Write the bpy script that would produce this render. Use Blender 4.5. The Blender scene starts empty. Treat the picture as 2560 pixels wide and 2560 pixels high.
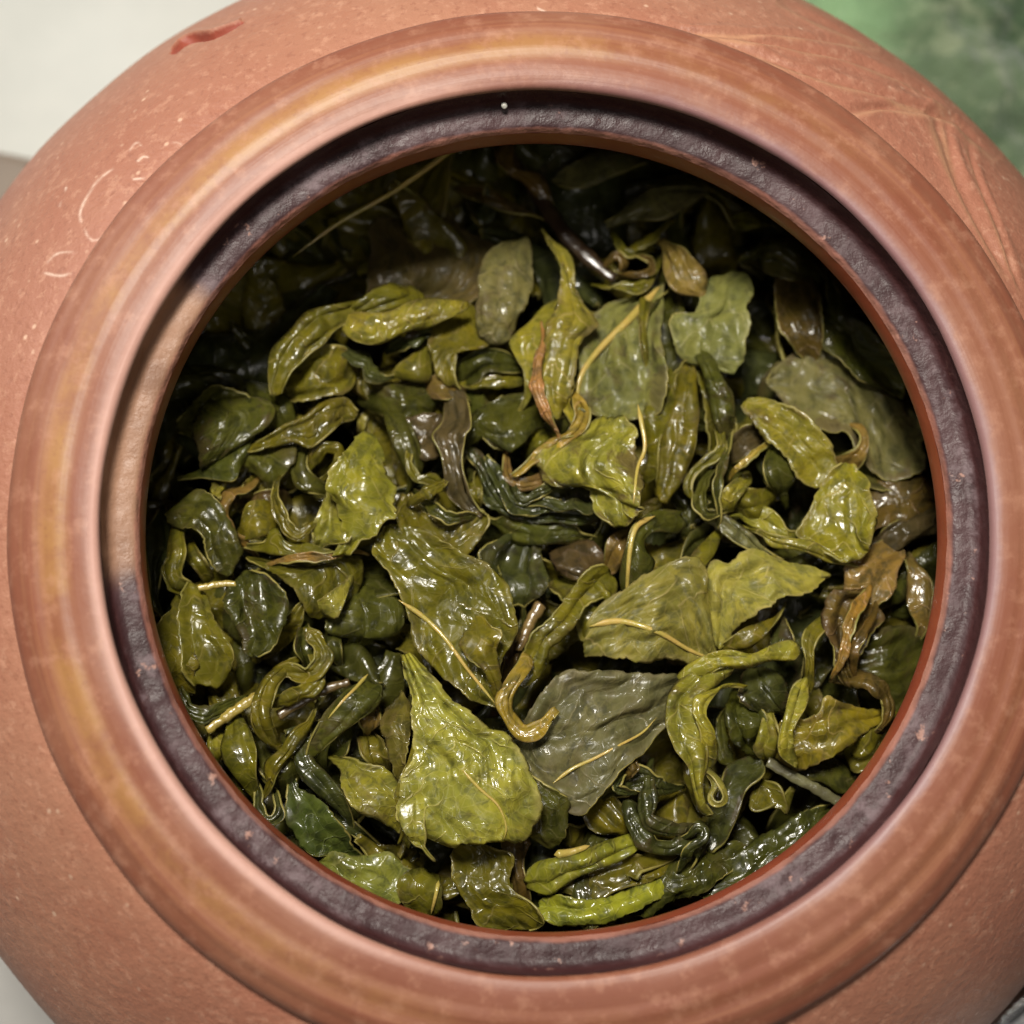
import bpy, bmesh, math, random
import numpy as np
from mathutils import Vector, noise as mnoise

# ------------------------------------------------------------------ camera
sc = bpy.context.scene
COL = sc.collection
MM = 0.001
LIP = 75.0                       # height of the pot's lip above the table, mm
FOV = math.radians(40.0)
ZW = 1932.0                      # the grid in which the photo was measured
FPX = ZW / 2 / math.tan(FOV / 2)
D0 = 106.05                      # camera to lip centre, mm
TH = 0.143
U = np.array([math.cos(-2.122), math.sin(-2.122)])
CAM = np.array([U[0] * math.sin(TH) * D0, U[1] * math.sin(TH) * D0, LIP + math.cos(TH) * D0])
fw = np.array([0, 0, LIP]) - CAM; fw /= np.linalg.norm(fw)
rt = np.cross(fw, [0, 1, 0]); rt /= np.linalg.norm(rt)
up = np.cross(rt, fw)
fw = fw - rt * (75.9 / FPX) + up * (5.8 / FPX); fw /= np.linalg.norm(fw)
rt = np.cross(fw, [0, 1, 0]); rt /= np.linalg.norm(rt)
up = np.cross(rt, fw)

cam = bpy.data.cameras.new("camera")
cam_ob = bpy.data.objects.new("camera", cam); COL.objects.link(cam_ob)
from mathutils import Matrix
cam_ob.matrix_world = Matrix(((rt[0], up[0], -fw[0], CAM[0] * MM), (rt[1], up[1], -fw[1], CAM[1] * MM),
                              (rt[2], up[2], -fw[2], CAM[2] * MM), (0, 0, 0, 1)))
cam.sensor_width = 36; cam.sensor_fit = 'HORIZONTAL'; cam.angle = FOV
cam.clip_start = 0.002; cam.clip_end = 20
cam.dof.use_dof = True; cam.dof.focus_distance = 0.1135; cam.dof.aperture_fstop = 20
sc.camera = cam_ob

# ------------------------------------------------------------------ light
world = bpy.data.worlds.new("World"); sc.world = world; world.use_nodes = True
bg = world.node_tree.nodes["Background"]
bg.inputs[0].default_value = (1.0, 0.97, 0.92, 1); bg.inputs[1].default_value = 0.055

def area(name, loc, target, sx, sy, power, col):
    l = bpy.data.lights.new(name, 'AREA'); l.shape = 'RECTANGLE'; l.size = sx; l.size_y = sy
    l.energy = power; l.color = col
    o = bpy.data.objects.new(name, l); COL.objects.link(o)
    o.location = loc
    o.rotation_euler = (Vector(target) - Vector(loc)).to_track_quat('-Z', 'Y').to_euler()
    return o
area("lamp_light", (-0.036, 0.090, 0.30), (0, 0, 0.06), 0.050, 0.050, 1.16, (1.0, 0.95, 0.86))
area("window_light", (-0.75, 0.55, 0.50), (0, 0, 0.06), 0.45, 0.35, 4.4, (1.0, 0.96, 0.90))
area("fill_light", (0.12, -0.42, 1.10), (0, 0, 0.06), 0.40, 0.40, 1.7, (1.0, 0.95, 0.88))  # weak fill added from above to lift the dim leaves under the far rim

vs = sc.view_settings
vs.view_transform = 'Standard'; vs.look = 'None'; vs.exposure = -0.14; vs.gamma = 1.0; vs.use_curve_mapping = False
sc.cycles.use_denoising = True
sc.cycles.max_bounces = 6

# ------------------------------------------------------------------ helpers
def rays(px):
    px = np.asarray(px, float)
    x = (px[..., 0] - ZW / 2) / FPX; y = -(px[..., 1] - ZW / 2) / FPX
    return fw + x[..., None] * rt + y[..., None] * up
def on_height(px, z):
    """the point at height z (mm above the table) seen at the measured position px"""
    r = rays(px)
    t = (np.asarray(z) - CAM[2]) / r[..., 2]
    return CAM + r * t[..., None]
def project(P):
    d = np.asarray(P) - CAM
    w = d @ fw
    return np.stack([ZW / 2 + FPX * (d @ rt) / w, ZW / 2 - FPX * (d @ up) / w], -1)

K = 1932.0 / 2560.0
CROPS = {'Z': None,
 'A': (300, 300, 2.76), 'B': (1000, 300, 2.76), 'C': (1700, 300, 2.76), 'D': (300, 1000, 2.76), 'E': (1000, 1000, 2.76),
 'F': (1700, 1000, 2.76), 'G': (400, 1650, 2.576), 'H': (1100, 1650, 2.576), 'I': (1700, 1700, 2.2465),
 'J': (0, 0, 2.76), 'K': (1500, 0, 1.8226), 'M': (800, 500, 3.864), 'N': (1500, 350, 3.5127)}
def conv(c, pts):
    a = np.asarray(pts, float)
    if c == 'Z': return a
    x0, y0, s = CROPS[c]
    return (a / s + np.array([x0, y0])) * K

def resample(P, n):
    """smooth resampling of a polyline at n points, evenly along its length"""
    P = np.asarray(P, float)
    if len(P) == 2:
        t = np.linspace(0, 1, n)[:, None]; return P[0] * (1 - t) + P[1] * t
    Q = np.vstack([2 * P[0] - P[1], P, 2 * P[-1] - P[-2]])
    out = []
    for i in range(1, len(Q) - 2):
        p0, p1, p2, p3 = Q[i - 1:i + 3]
        t = np.linspace(0, 1, 16, endpoint=False)[:, None]
        out.append(0.5 * ((2 * p1) + (p2 - p0) * t + (2 * p0 - 5 * p1 + 4 * p2 - p3) * t ** 2 + (3 * p1 - p0 - 3 * p2 + p3) * t ** 3))
    out = np.vstack(out + [Q[-2][None]])
    d = np.r_[0, np.cumsum(np.linalg.norm(np.diff(out, axis=0), axis=1))]
    t = np.linspace(0, d[-1], n)
    return np.stack([np.interp(t, d, out[:, k]) for k in range(out.shape[1])], -1)

def nz(x, y, z):
    x, y, z = np.broadcast_arrays(x, y, z)
    return np.array([mnoise.noise((a, b, c)) for a, b, c in zip(np.ravel(x), np.ravel(y), np.ravel(z))]).reshape(np.shape(x))

def mesh_obj(name, verts, faces, mats, parent=None, smooth=True, col=None):
    me = bpy.data.meshes.new(name)
    me.from_pydata([tuple(v) for v in (np.asarray(verts) * MM)], [], faces)
    for m in (mats if isinstance(mats, (list, tuple)) else [mats]): me.materials.append(m)
    if smooth: me.polygons.foreach_set('use_smooth', [True] * len(me.polygons))
    me.update()
    o = bpy.data.objects.new(name, me); COL.objects.link(o)
    if parent: o.parent = parent
    if col is not None: o.color = col
    return o
def empty(name, loc=(0, 0, 0)):
    o = bpy.data.objects.new(name, None); COL.objects.link(o); o.location = loc
    o.empty_display_size = 0.005
    return o
def tag(o, label, cat, group=None):
    o['label'] = label; o['category'] = cat
    if group: o['group'] = group
    return o

class NT:
    """tiny node-graph helper"""
    def __init__(s, name):
        s.m = bpy.data.materials.new(name); s.m.use_nodes = True
        s.t = s.m.node_tree; s.n = s.t.nodes
        s.b = s.n['Principled BSDF']; s.out = s.n['Material Output']
    def new(s, typ, **kw):
        n = s.n.new(typ)
        for k, v in kw.items(): setattr(n, k, v)
        return n
    def set(s, sock, v):
        if hasattr(v, 'is_linked') or hasattr(v, 'links'): s.t.links.new(v, sock)
        elif v is not None: sock.default_value = v
    def math(s, op, a, b=None, c=None, clamp=False):
        n = s.new('ShaderNodeMath', operation=op, use_clamp=clamp)
        for i, v in enumerate((a, b, c)): s.set(n.inputs[i], v)
        return n.outputs[0]
    def mix(s, f, a, b, typ='MIX'):
        n = s.new('ShaderNodeMix', data_type='RGBA', blend_type=typ)
        s.set(n.inputs[0], f)
        for i, v in ((6, a), (7, b)):
            if isinstance(v, tuple) and len(v) == 3: v = (*v, 1)
            s.set(n.inputs[i], v)
        return n.outputs[2]
    def noise(s, vec, scale, detail=3, rough=0.55, dist=0.0):
        n = s.new('ShaderNodeTexNoise'); s.set(n.inputs['Vector'], vec)
        n.inputs['Scale'].default_value = scale; n.inputs['Detail'].default_value = detail
        n.inputs['Roughness'].default_value = rough; n.inputs['Distortion'].default_value = dist
        return n.outputs['Fac']
    def ramp(s, f, lo, hi, a=0.0, b=1.0, smooth=True):
        n = s.new('ShaderNodeMapRange', interpolation_type='SMOOTHSTEP' if smooth else 'LINEAR')
        s.set(n.inputs[0], f)
        for i, v in ((1, lo), (2, hi), (3, a), (4, b)): n.inputs[i].default_value = v
        return n.outputs[0]
    def bump(s, h, strength, dist, normal=None):
        n = s.new('ShaderNodeBump'); n.inputs['Strength'].default_value = strength
        n.inputs['Distance'].default_value = dist; s.set(n.inputs['Height'], h)
        if normal is not None: s.set(n.inputs['Normal'], normal)
        return n.outputs[0]
    def attr(s, name):
        return s.new('ShaderNodeAttribute', attribute_name=name)
    def vec(s, x, y, z):
        n = s.new('ShaderNodeCombineXYZ')
        for i, v in enumerate((x, y, z)): s.set(n.inputs[i], v)
        return n.outputs[0]

# ------------------------------------------------------------------ materials
def polar(g):
    tc = g.new('ShaderNodeTexCoord').outputs['Object']
    sx = g.new('ShaderNodeSeparateXYZ'); g.t.links.new(tc, sx.inputs[0])
    ang = g.math('ARCTAN2', sx.outputs[1], sx.outputs[0])
    rad = g.math('POWER', g.math('ADD', g.math('MULTIPLY', sx.outputs[0], sx.outputs[0]), g.math('MULTIPLY', sx.outputs[1], sx.outputs[1])), 0.5)
    return tc, ang, rad, sx

def mat_clay_body():
    g = NT('red clay body'); tc, ang, rad, sx = polar(g)
    c = g.mix(g.ramp(g.noise(tc, 38, 4), 0.35, 0.68), (0.305, 0.124, 0.077), (0.335, 0.155, 0.095))
    c = g.mix(g.ramp(g.noise(tc, 110, 5, 0.7), 0.42, 0.72, 0, 0.45), c, (0.27, 0.095, 0.055))
    c = g.mix(g.ramp(g.noise(tc, 900, 3, 0.7), 0.50, 0.72, 0, 0.42), c, (0.50, 0.270, 0.18))
    c = g.mix(g.ramp(g.noise(tc, 1700, 2, 0.6), 0.56, 0.70, 0, 0.40), c, (0.21, 0.075, 0.045))
    v = g.new('ShaderNodeTexVoronoi'); g.t.links.new(tc, v.inputs['Vector']); v.inputs['Scale'].default_value = 620
    spot = g.math('MULTIPLY', g.ramp(v.outputs['Distance'], 0.05, 0.20, 1, 0), g.ramp(g.noise(tc, 320, 2), 0.50, 0.60))
    c = g.mix(g.math('MULTIPLY', spot, 0.65), c, (0.62, 0.42, 0.30))
    # chalky worn edges of the carving, dried marks
    mk = g.attr('mark').outputs['Fac']; wr = g.attr('worn').outputs['Fac']
    c = g.mix(g.math('MULTIPLY', wr, 0.45), c, (0.52, 0.29, 0.16))
    c = g.mix(g.math('MULTIPLY', g.math('MULTIPLY', mk, g.ramp(g.noise(tc, 420, 3), 0.38, 0.58)), 0.55), c, (0.76, 0.60, 0.49))
    c = g.mix(g.attr('slit').outputs['Fac'], c, (0.24, 0.052, 0.030))
    g.set(g.b.inputs['Base Color'], c)
    g.b.inputs['Roughness'].default_value = 0.50; g.b.inputs['Specular IOR Level'].default_value = 0.5
    h = g.math('ADD', g.noise(tc, 1500, 3, 0.6), g.math('MULTIPLY', g.noise(tc, 300, 3), 1.2))
    g.set(g.b.inputs['Normal'], g.bump(h, 0.75, 0.00014))
    return g.m

def mat_collar():
    g = NT('red clay collar'); tc, ang, rad, sx = polar(g)
    lathe = g.vec(g.math('MULTIPLY', g.math('COSINE', ang), 0.5), g.math('MULTIPLY', g.math('SINE', ang), 0.5), g.math('MULTIPLY', rad, 1000))
    n1 = g.noise(lathe, 0.7, 3, 0.55)
    c = g.mix(g.ramp(n1, 0.35, 0.7), (0.195, 0.062, 0.034), (0.214, 0.075, 0.042))
    c = g.mix(g.ramp(g.noise(tc, 70, 5, 0.7), 0.36, 0.66, 0, 0.8), c, (0.248, 0.104, 0.060))
    # ochre burnish band worn along the crown of the collar, broken up round the pot
    rr = g.math('ADD', g.math('MULTIPLY', rad, 1000), g.math('MULTIPLY', g.math('SUBTRACT', g.noise(tc, 60, 3), 0.5), 2.2))
    band = g.math('MULTIPLY', g.ramp(rr, 35.6, 36.7), g.ramp(rr, 37.3, 38.9, 1, 0))
    west = g.ramp(g.math('COSINE', g.math('SUBTRACT', ang, 2.75)), -0.6, 0.85, 0.12, 1.0)
    brk = g.ramp(g.noise(tc, 110, 5, 0.7), 0.38, 0.62, 0.15, 1.0)
    f = g.math('MULTIPLY', g.math('MULTIPLY', band, west), brk)
    c = g.mix(g.math('MULTIPLY', f, 0.58), c, (0.38, 0.205, 0.060))
    f2 = g.math('MULTIPLY', g.math('MULTIPLY', g.ramp(rr, 36.8, 38.2), g.ramp(rr, 39.2, 40.4, 1, 0)), g.ramp(g.noise(lathe, 2.3, 3, 0.6), 0.42, 0.65))
    c = g.mix(g.math('MULTIPLY', f2, 0.18), c, (0.40, 0.195, 0.09))
    c = g.mix(g.ramp(g.noise(tc, 520, 4, 0.7), 0.48, 0.70, 0, 0.38), c, (0.41, 0.205, 0.132))
    c = g.mix(g.ramp(g.noise(tc, 1500, 2, 0.6), 0.55, 0.70, 0, 0.30), c, (0.19, 0.066, 0.04))
    # tea-stained bluish edge next to the mouth, stronger away from the pale side
    stain = g.math('MULTIPLY', g.ramp(g.math('ADD', g.math('MULTIPLY', rad, 1000), g.math('MULTIPLY', g.noise(tc, 240, 3), 1.1)), 34.5, 35.2, 1, 0),
                   g.ramp(g.math('COSINE', g.math('SUBTRACT', ang, 0.25)), -0.1, 0.7))
    c = g.mix(g.math('MULTIPLY', stain, 0.75), c, (0.22, 0.125, 0.135))
    pale = g.math('MULTIPLY', g.ramp(g.math('MULTIPLY', rad, 1000), 34.2, 34.9, 1, 0), g.ramp(g.math('COSINE', g.math('SUBTRACT', ang, 3.1)), 0.0, 0.6))
    c = g.mix(g.math('MULTIPLY', pale, 0.6), c, (0.60, 0.36, 0.30))
    g.set(g.b.inputs['Base Color'], c)
    g.b.inputs['Roughness'].default_value = 0.47; g.b.inputs['Specular IOR Level'].default_value = 0.45
    h = g.math('ADD', g.noise(lathe, 2.0, 4, 0.6), g.math('MULTIPLY', g.noise(tc, 1100, 3, 0.6), 0.8))
    g.set(g.b.inputs['Normal'], g.bump(h, 0.16, 0.0002))
    return g.m

def mat_ledge():
    g = NT('tea stained ledge'); tc, ang, rad, sx = polar(g)
    zz = g.math('MULTIPLY', g.math('SUBTRACT', sx.outputs[2], LIP * MM), 1000)       # 0 at the lip, -4 on the ledge
    n = g.noise(tc, 420, 4, 0.7)
    dark = g.mix(g.ramp(g.noise(tc, 130, 4, 0.65), 0.35, 0.65), (0.034, 0.015, 0.016), (0.066, 0.034, 0.036))
    dark = g.mix(g.math('MULTIPLY', g.ramp(n, 0.48, 0.68, 0, 0.9), g.ramp(g.noise(tc, 75, 2), 0.36, 0.60, 0.25, 1.0)), dark, (0.150, 0.105, 0.112))
    red = g.ramp(g.noise(tc, 640, 3, 0.7), 0.62, 0.72)
    dark = g.mix(g.math('MULTIPLY', red, 0.75), dark, (0.40, 0.22, 0.17))
    wall = g.ramp(zz, -2.95, -2.4)                                                       # upright wall stays dark maroon
    dark = g.mix(g.math('MULTIPLY', wall, 0.85), dark, (0.055, 0.018, 0.018))
    # the unstained, lighter stretch on one side
    palea = g.ramp(g.math('ADD', g.math('COSINE', g.math('SUBTRACT', ang, 2.91)), g.math('MULTIPLY', g.math('SUBTRACT', g.noise(tc, 90, 2), 0.5), 0.08)), 0.925, 0.955)
    pale = g.mix(g.ramp(g.noise(tc, 150, 3, 0.6), 0.35, 0.65), (0.21, 0.112, 0.070), (0.32, 0.180, 0.115))
    c = g.mix(palea, dark, pale)
    # bare clay on the inner edge of the ledge
    inner = g.ramp(g.math('ADD', g.math('MULTIPLY', rad, 1000), g.math('MULTIPLY', g.noise(tc, 500, 2), 0.35)), 31.8, 32.15, 1, 0)
    c = g.mix(g.math('MULTIPLY', inner, 0.85), c, g.mix(g.noise(tc, 160, 2), (0.34, 0.115, 0.075), (0.42, 0.22, 0.17)))
    g.set(g.b.inputs['Base Color'], c)
    g.set(g.b.inputs['Roughness'], g.ramp(n, 0.35, 0.7, 0.42, 0.58))
    g.b.inputs['Specular IOR Level'].default_value = 0.28
    h = g.math('ADD', g.noise(tc, 620, 4, 0.65), g.math('MULTIPLY', g.noise(tc, 180, 2), 0.8))
    g.set(g.b.inputs['Normal'], g.bump(h, 0.8, 0.00026))
    return g.m

def mat_throat():
    g = NT('wet red throat'); tc, ang, rad, sx = polar(g)
    zz = g.math('MULTIPLY', g.math('SUBTRACT', sx.outputs[2], LIP * MM), 1000)
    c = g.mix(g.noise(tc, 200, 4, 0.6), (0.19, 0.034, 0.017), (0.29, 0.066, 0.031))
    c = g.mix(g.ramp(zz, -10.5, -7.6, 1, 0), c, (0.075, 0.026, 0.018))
    g.set(g.b.inputs['Base Color'], c)
    g.b.inputs['Roughness'].default_value = 0.38
    g.set(g.b.inputs['Normal'], g.bump(g.noise(tc, 500, 3), 0.4, 0.0002))
    return g.m

def mat_leaf(name, rough, coat, wet=1.0):
    g = NT(name)
    oi = g.new('ShaderNodeObjectInfo')
    uv = g.new('ShaderNodeUVMap', uv_map='leaf').outputs[0]       # x: mm along, y: mm across
    s = g.new('ShaderNodeSeparateXYZ'); g.t.links.new(uv, s.inputs[0])
    vn = g.attr('across').outputs['Fac']                           # 0 middle .. 1 edge
    off = g.math('MULTIPLY', oi.outputs['Random'], 91.0)
    P = g.vec(g.math('ADD', s.outputs[0], off), s.outputs[1], off)
    base = oi.outputs['Color']
    n1 = g.noise(P, 0.42, 4, 0.6, 0.6)
    hs = g.new('ShaderNodeHueSaturation'); g.set(hs.inputs['Color'], base); hs.inputs['Hue'].default_value = 0.488
    hs.inputs['Value'].default_value = 1.5; hs.inputs['Saturation'].default_value = 1.04
    c = g.mix(g.ramp(n1, 0.36, 0.70), base, hs.outputs[0])
    h2 = g.new('ShaderNodeHueSaturation'); g.set(h2.inputs['Color'], base); h2.inputs['Hue'].default_value = 0.507
    h2.inputs['Value'].default_value = 0.55; h2.inputs['Saturation'].default_value = 0.9
    c = g.mix(g.ramp(g.noise(P, 0.9, 4, 0.65, 0.5), 0.46, 0.66, 0, 0.9), c, h2.outputs[0])
    # side veins: chevrons leaving the midrib, wavering
    wob = g.math('MULTIPLY', g.math('SUBTRACT', g.noise(P, 0.5, 2), 0.5), 2.0)
    ph = g.math('DIVIDE', g.math('ADD', g.math('SUBTRACT', s.outputs[0], g.math('MULTIPLY', g.math('ABSOLUTE', s.outputs[1]), 0.9)), wob), 2.4)
    fr = g.math('ABSOLUTE', g.math('SUBTRACT', g.math('FRACT', g.math('ADD', ph, off)), 0.5))
    vein = g.ramp(fr, 0.0, 0.075, 1, 0)
    vo = g.new('ShaderNodeTexVoronoi', feature='DISTANCE_TO_EDGE'); g.t.links.new(P, vo.inputs['Vector']); vo.inputs['Scale'].default_value = 1.3
    net = g.ramp(vo.outputs['Distance'], 0.0, 0.09, 1, 0)
    lines = g.math('MAXIMUM', g.math('MULTIPLY', vein, g.ramp(g.noise(P, 0.35, 1), 0.40, 0.6)), g.math('MULTIPLY', net, 0.28))
    hl = g.new('ShaderNodeHueSaturation'); g.set(hl.inputs['Color'], base); hl.inputs['Hue'].default_value = 0.475
    hl.inputs['Value'].default_value = 2.1; hl.inputs['Saturation'].default_value = 0.85
    c = g.mix(g.math('MULTIPLY', lines, 0.65), c, hl.outputs[0])
    # pale yellowed margin
    edge = g.math('MULTIPLY', g.ramp(vn, 0.86, 0.99), g.ramp(g.noise(P, 0.6, 2), 0.35, 0.6))
    c = g.mix(g.math('MULTIPLY', edge, 0.6), c, hl.outputs[0])
    # bruised brown patches: amount in the object's alpha
    br = g.math('MULTIPLY', g.ramp(g.math('ADD', g.noise(P, 0.33, 4, 0.65, 0.8), g.math('MULTIPLY', g.ramp(vn, 0.55, 1.0), 0.10)), 0.53, 0.66), g.math('SUBTRACT', 1.0, oi.outputs['Alpha']))
    c = g.mix(g.math('MULTIPLY', br, 0.85), c, (0.075, 0.040, 0.026))
    g.set(g.b.inputs['Base Color'], c)
    g.set(g.b.inputs['Roughness'], g.ramp(g.noise(P, 0.8, 3), 0.3, 0.7, rough - 0.06, rough + 0.16))
    g.b.inputs['Specular IOR Level'].default_value = 0.2
    g.set(g.b.inputs['Coat Weight'], g.ramp(g.noise(P, 0.30, 2), 0.36, 0.60, coat * 0.30, min(1.0, coat * 1.2))); g.set(g.b.inputs['Coat Roughness'], g.ramp(g.noise(P, 0.5, 2), 0.35, 0.65, 0.07, 0.26)); g.b.inputs['Coat IOR'].default_value = 1.5
    sp = g.vec(g.math('MULTIPLY', s.outputs[0], 0.55), s.outputs[1], off)
    hgt = g.math('ADD', g.noise(sp, 0.6, 1.5, 0.4, 0.8), g.math('MULTIPLY', lines, 0.10))
    hgt = g.math('MULTIPLY', hgt, g.ramp(g.noise(P, 0.22, 2), 0.36, 0.62, 0.25, 1.25))
    b1 = g.bump(hgt, 0.80 * wet, 0.0009)
    b2 = g.bump(g.noise(P, 3.2, 2, 0.5), 0.16, 0.00012, b1)
    g.set(g.b.inputs['Normal'], b2)
    g.set(g.b.inputs['Coat Normal'], b1)
    tr = g.new('ShaderNodeBsdfTranslucent'); g.set(tr.inputs['Color'], hs.outputs[0]); g.set(tr.inputs['Normal'], b1)
    mx = g.new('ShaderNodeMixShader'); mx.inputs[0].default_value = 0.22
    g.t.links.new(g.b.outputs[0], mx.inputs[1]); g.t.links.new(tr.outputs[0], mx.inputs[2])
    g.t.links.new(mx.outputs[0], g.out.inputs[0])
    return g.m

def mat_simple(name, a, b, scale, rough, bump=0.0, bscale=0, coat=0.0):
    g = NT(name)
    tc = g.new('ShaderNodeTexCoord').outputs['Object']
    g.set(g.b.inputs['Base Color'], g.mix(g.ramp(g.noise(tc, scale, 4, 0.6), 0.35, 0.65), a, b))
    g.b.inputs['Roughness'].default_value = rough
    g.b.inputs['Coat Weight'].default_value = coat; g.b.inputs['Coat Roughness'].default_value = 0.12
    if bump: g.set(g.b.inputs['Normal'], g.bump(g.noise(tc, bscale or scale, 3), bump, 0.0003))
    return g.m

M_BODY = mat_clay_body(); M_COLLAR = mat_collar(); M_LEDGE = mat_ledge(); M_THROAT = mat_throat()
M_LEAF = mat_leaf('wet leaf', 0.30, 0.85); M_MATTE = mat_leaf('leaf underside', 0.45, 0.30, 0.8)
M_EDGE = mat_simple('leaf cut edge', (0.15, 0.135, 0.028), (0.27, 0.225, 0.06), 420, 0.4)
M_RIB = mat_simple('leaf midrib', (0.33, 0.27, 0.055), (0.42, 0.29, 0.075), 500, 0.30, 0.3, 1500, 0.5)

# ------------------------------------------------------------------ the pot
def revolve(name, prof, thetas, mat, parent, disp=None, attrs=None, closed=True):
    prof = np.asarray(prof, float); n = len(prof); T = len(thetas)
    r = prof[:, 0][:, None]; z = prof[:, 1][:, None]
    th = np.asarray(thetas)[None, :]
    P = np.stack([r * np.cos(th), r * np.sin(th), np.broadcast_to(z + LIP, (n, T))], -1)
    if disp is not None:
        d = np.gradient(prof, axis=0); nr = np.stack([-d[:, 1], d[:, 0]], -1)
        nr /= np.linalg.norm(nr, axis=1)[:, None] + 1e-9
        N = np.stack([nr[:, :1] * np.cos(th), nr[:, :1] * np.sin(th), np.broadcast_to(nr[:, 1:2], (n, T))], -1)
        dd, at = disp(P)
        P = P + N * dd[..., None]
    idx = np.arange(n * T).reshape(n, T)
    nx = np.roll(idx, -1, axis=1)
    q = np.stack([idx[:-1], nx[:-1], nx[1:], idx[1:]], -1).reshape(-1, 4)
    o = mesh_obj(name, P.reshape(-1, 3), q.tolist(), mat, parent)
    if disp is not None:
        for k, v in at.items():
            a = o.data.attributes.new(k, 'FLOAT', 'POINT'); a.data.foreach_set('value', np.ascontiguousarray(v.reshape(-1), dtype=np.float32))
    return o

pot = empty('clay_pot')
tag(pot, 'round reddish clay pot with open mouth, full of wet tea leaves', 'pot')

def smooth_prof(pts, n):
    return resample(np.array(pts, float), n)

# incised leaf sprays on the shoulder, measured in the photo and cut into the surface
GROOVES = [  # crop, points, half width px, depth mm
 ('K', [(330, 140), (600, 150), (860, 155), (1100, 190), (1250, 230)], 5, .20),
 ('K', [(360, 150), (640, 175), (900, 210), (1150, 270), (1330, 345), (1480, 425), (1600, 520)], 6, .30),
 ('K', [(480, 170), (700, 240), (900, 312), (1100, 372), (1300, 432), (1470, 495), (1600, 545)], 7, .26),
 ('K', [(820, 14), (960, 78), (1100, 140), (1240, 215)], 6, .26),
 ('K', [(1110, 512), (1250, 487), (1400, 497), (1500, 520), (1620, 560), (1720, 640), (1800, 710)], 7, .30),
 ('K', [(1510, 520), (1565, 640), (1625, 800), (1720, 1000), (1800, 1150), (1850, 1240)], 9, .30),
 ('K', [(1560, 545), (1600, 660), (1640, 790), (1655, 850)], 7, .24),
 ('K', [(1670, 640), (1720, 800), (1800, 1000), (1870, 1200), (1920, 1330)], 5, .20),
 ('K', [(1300, 440), (1420, 470), (1530, 515), (1640, 560)], 5, .2),
]
MARKS = [('J', [(860, 1120), (700, 1230), (600, 1370), (555, 1490), (590, 1600), (640, 1660), (700, 1640), (760, 1590)], 4.5),
 ('J', [(1195, 978), (1235, 985), (1268, 1015)], 4.0), ('J', [(865, 592), (892, 575)], 3.0),
 ('J', [(890, 1040), (940, 985), (970, 1000)], 4), ('J', [(950, 1110), (985, 1080), (1015, 1082)], 4),
 ('J', [(920, 1235), (990, 1228)], 4), ('J', [(415, 1430), (440, 1370), (462, 1300)], 4), ('J', [(330, 1810), (400, 1750), (520, 1740)], 5),
 ('J', [(300, 1880), (420, 1900), (540, 1860)], 5), ('Z', [(500, 255), (520, 245)], 6), ('Z', [(1015, 15), (1030, 22)], 4)]
FACET = conv('J', [(1185, 355), (1250, 280), (1340, 237), (1450, 226), (1560, 192), (1668, 152)])
def seg_dist(Q, line):
    best = np.full(Q.shape[:-1], 1e9); side = np.zeros(Q.shape[:-1])
    for a, b in zip(line[:-1], line[1:]):
        ab = b - a; t = np.clip(((Q - a) @ ab) / (ab @ ab), 0, 1)
        pr = a + t[..., None] * ab
        d = np.linalg.norm(Q - pr, axis=-1)
        s = ab[0] * (Q[..., 1] - a[1]) - ab[1] * (Q[..., 0] - a[0])
        m = d < best; best = np.where(m, d, best); side = np.where(m, s, side)
    return best, np.sign(side)
def shoulder(P):
    Q = project(P); sh = Q.shape[:-1]
    dd = np.zeros(sh); worn = np.zeros(sh); mark = np.zeros(sh)
    th = np.arctan2(P[..., 1], P[..., 0])
    top = P[..., 2] > LIP - 30
    ne = top & (th > -0.25) & (th < 1.7); nw = top & (th > 1.5) & (th < 3.1)
    wob = 1 + .2 * np.sin(P[..., 0] * 1.1 + P[..., 1] * .7)
    for c, pts, w, dep in GROOVES:
        L = resample(conv(c, pts), 40)
        q = Q[ne]; d, s = seg_dist(q, L)
        w2 = w * wob[ne] * .85
        e0 = np.minimum(np.linalg.norm(q - L[0], axis=-1), np.linalg.norm(q - L[-1], axis=-1))
        tp = np.clip(e0 / 45, 0, 1) ** .7
        dd[ne] -= dep * tp * np.exp(-(d / w2) ** 2)
        dd[ne] += dep * tp * .4 * np.exp(-((d - 2.2 * w2) / (1.2 * w2)) ** 2)
        worn[ne] = np.maximum(worn[ne], tp * np.exp(-((d - 1.3 * w2) / (.9 * w2)) ** 2) * (.5 + .5 * s))
    for c, pts, w in MARKS:
        L = resample(conv(c, pts), 30)
        q = Q[nw | ne]; d, s = seg_dist(q, L)
        mark[nw | ne] = np.maximum(mark[nw | ne], np.exp(-(d / (w * .5)) ** 2))
    L = resample(FACET, 60)
    q = Q[nw]; d, s = seg_dist(q, L)
    # sharp upper edge, hollow fading out below it
    t = np.clip((q[:, 0] - FACET[0, 0]) / (FACET[-1, 0] - FACET[0, 0]), 0, 1)
    ln = 15 * np.sin(np.pi * np.clip(t, .02, .98)) ** .5 * (1.25 - .5 * t) + 2
    below = (s > 0) & (d < ln)
    slit = np.zeros(sh); slit[nw] = np.where(below, np.clip(1.9 - 1.9 * d / ln, 0, 1), 0)
    dd[nw] -= np.where(below, 1.2 * np.clip(d / 4, 0, 1) * (1 - d / ln) * np.sin(np.pi * np.clip(t, 0.03, .97)) ** .4, 0)
    dd[nw] += np.where((s <= 0), .22 * np.exp(-(d / 7) ** 2), 0) * (np.sin(np.pi * t) > .02)
    lump = .10 * np.sin(P[..., 0] * .31 + 1.0) * np.sin(P[..., 1] * .27 + .4)
    return dd + lump, {'worn': worn, 'mark': mark, 'slit': slit}

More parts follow.
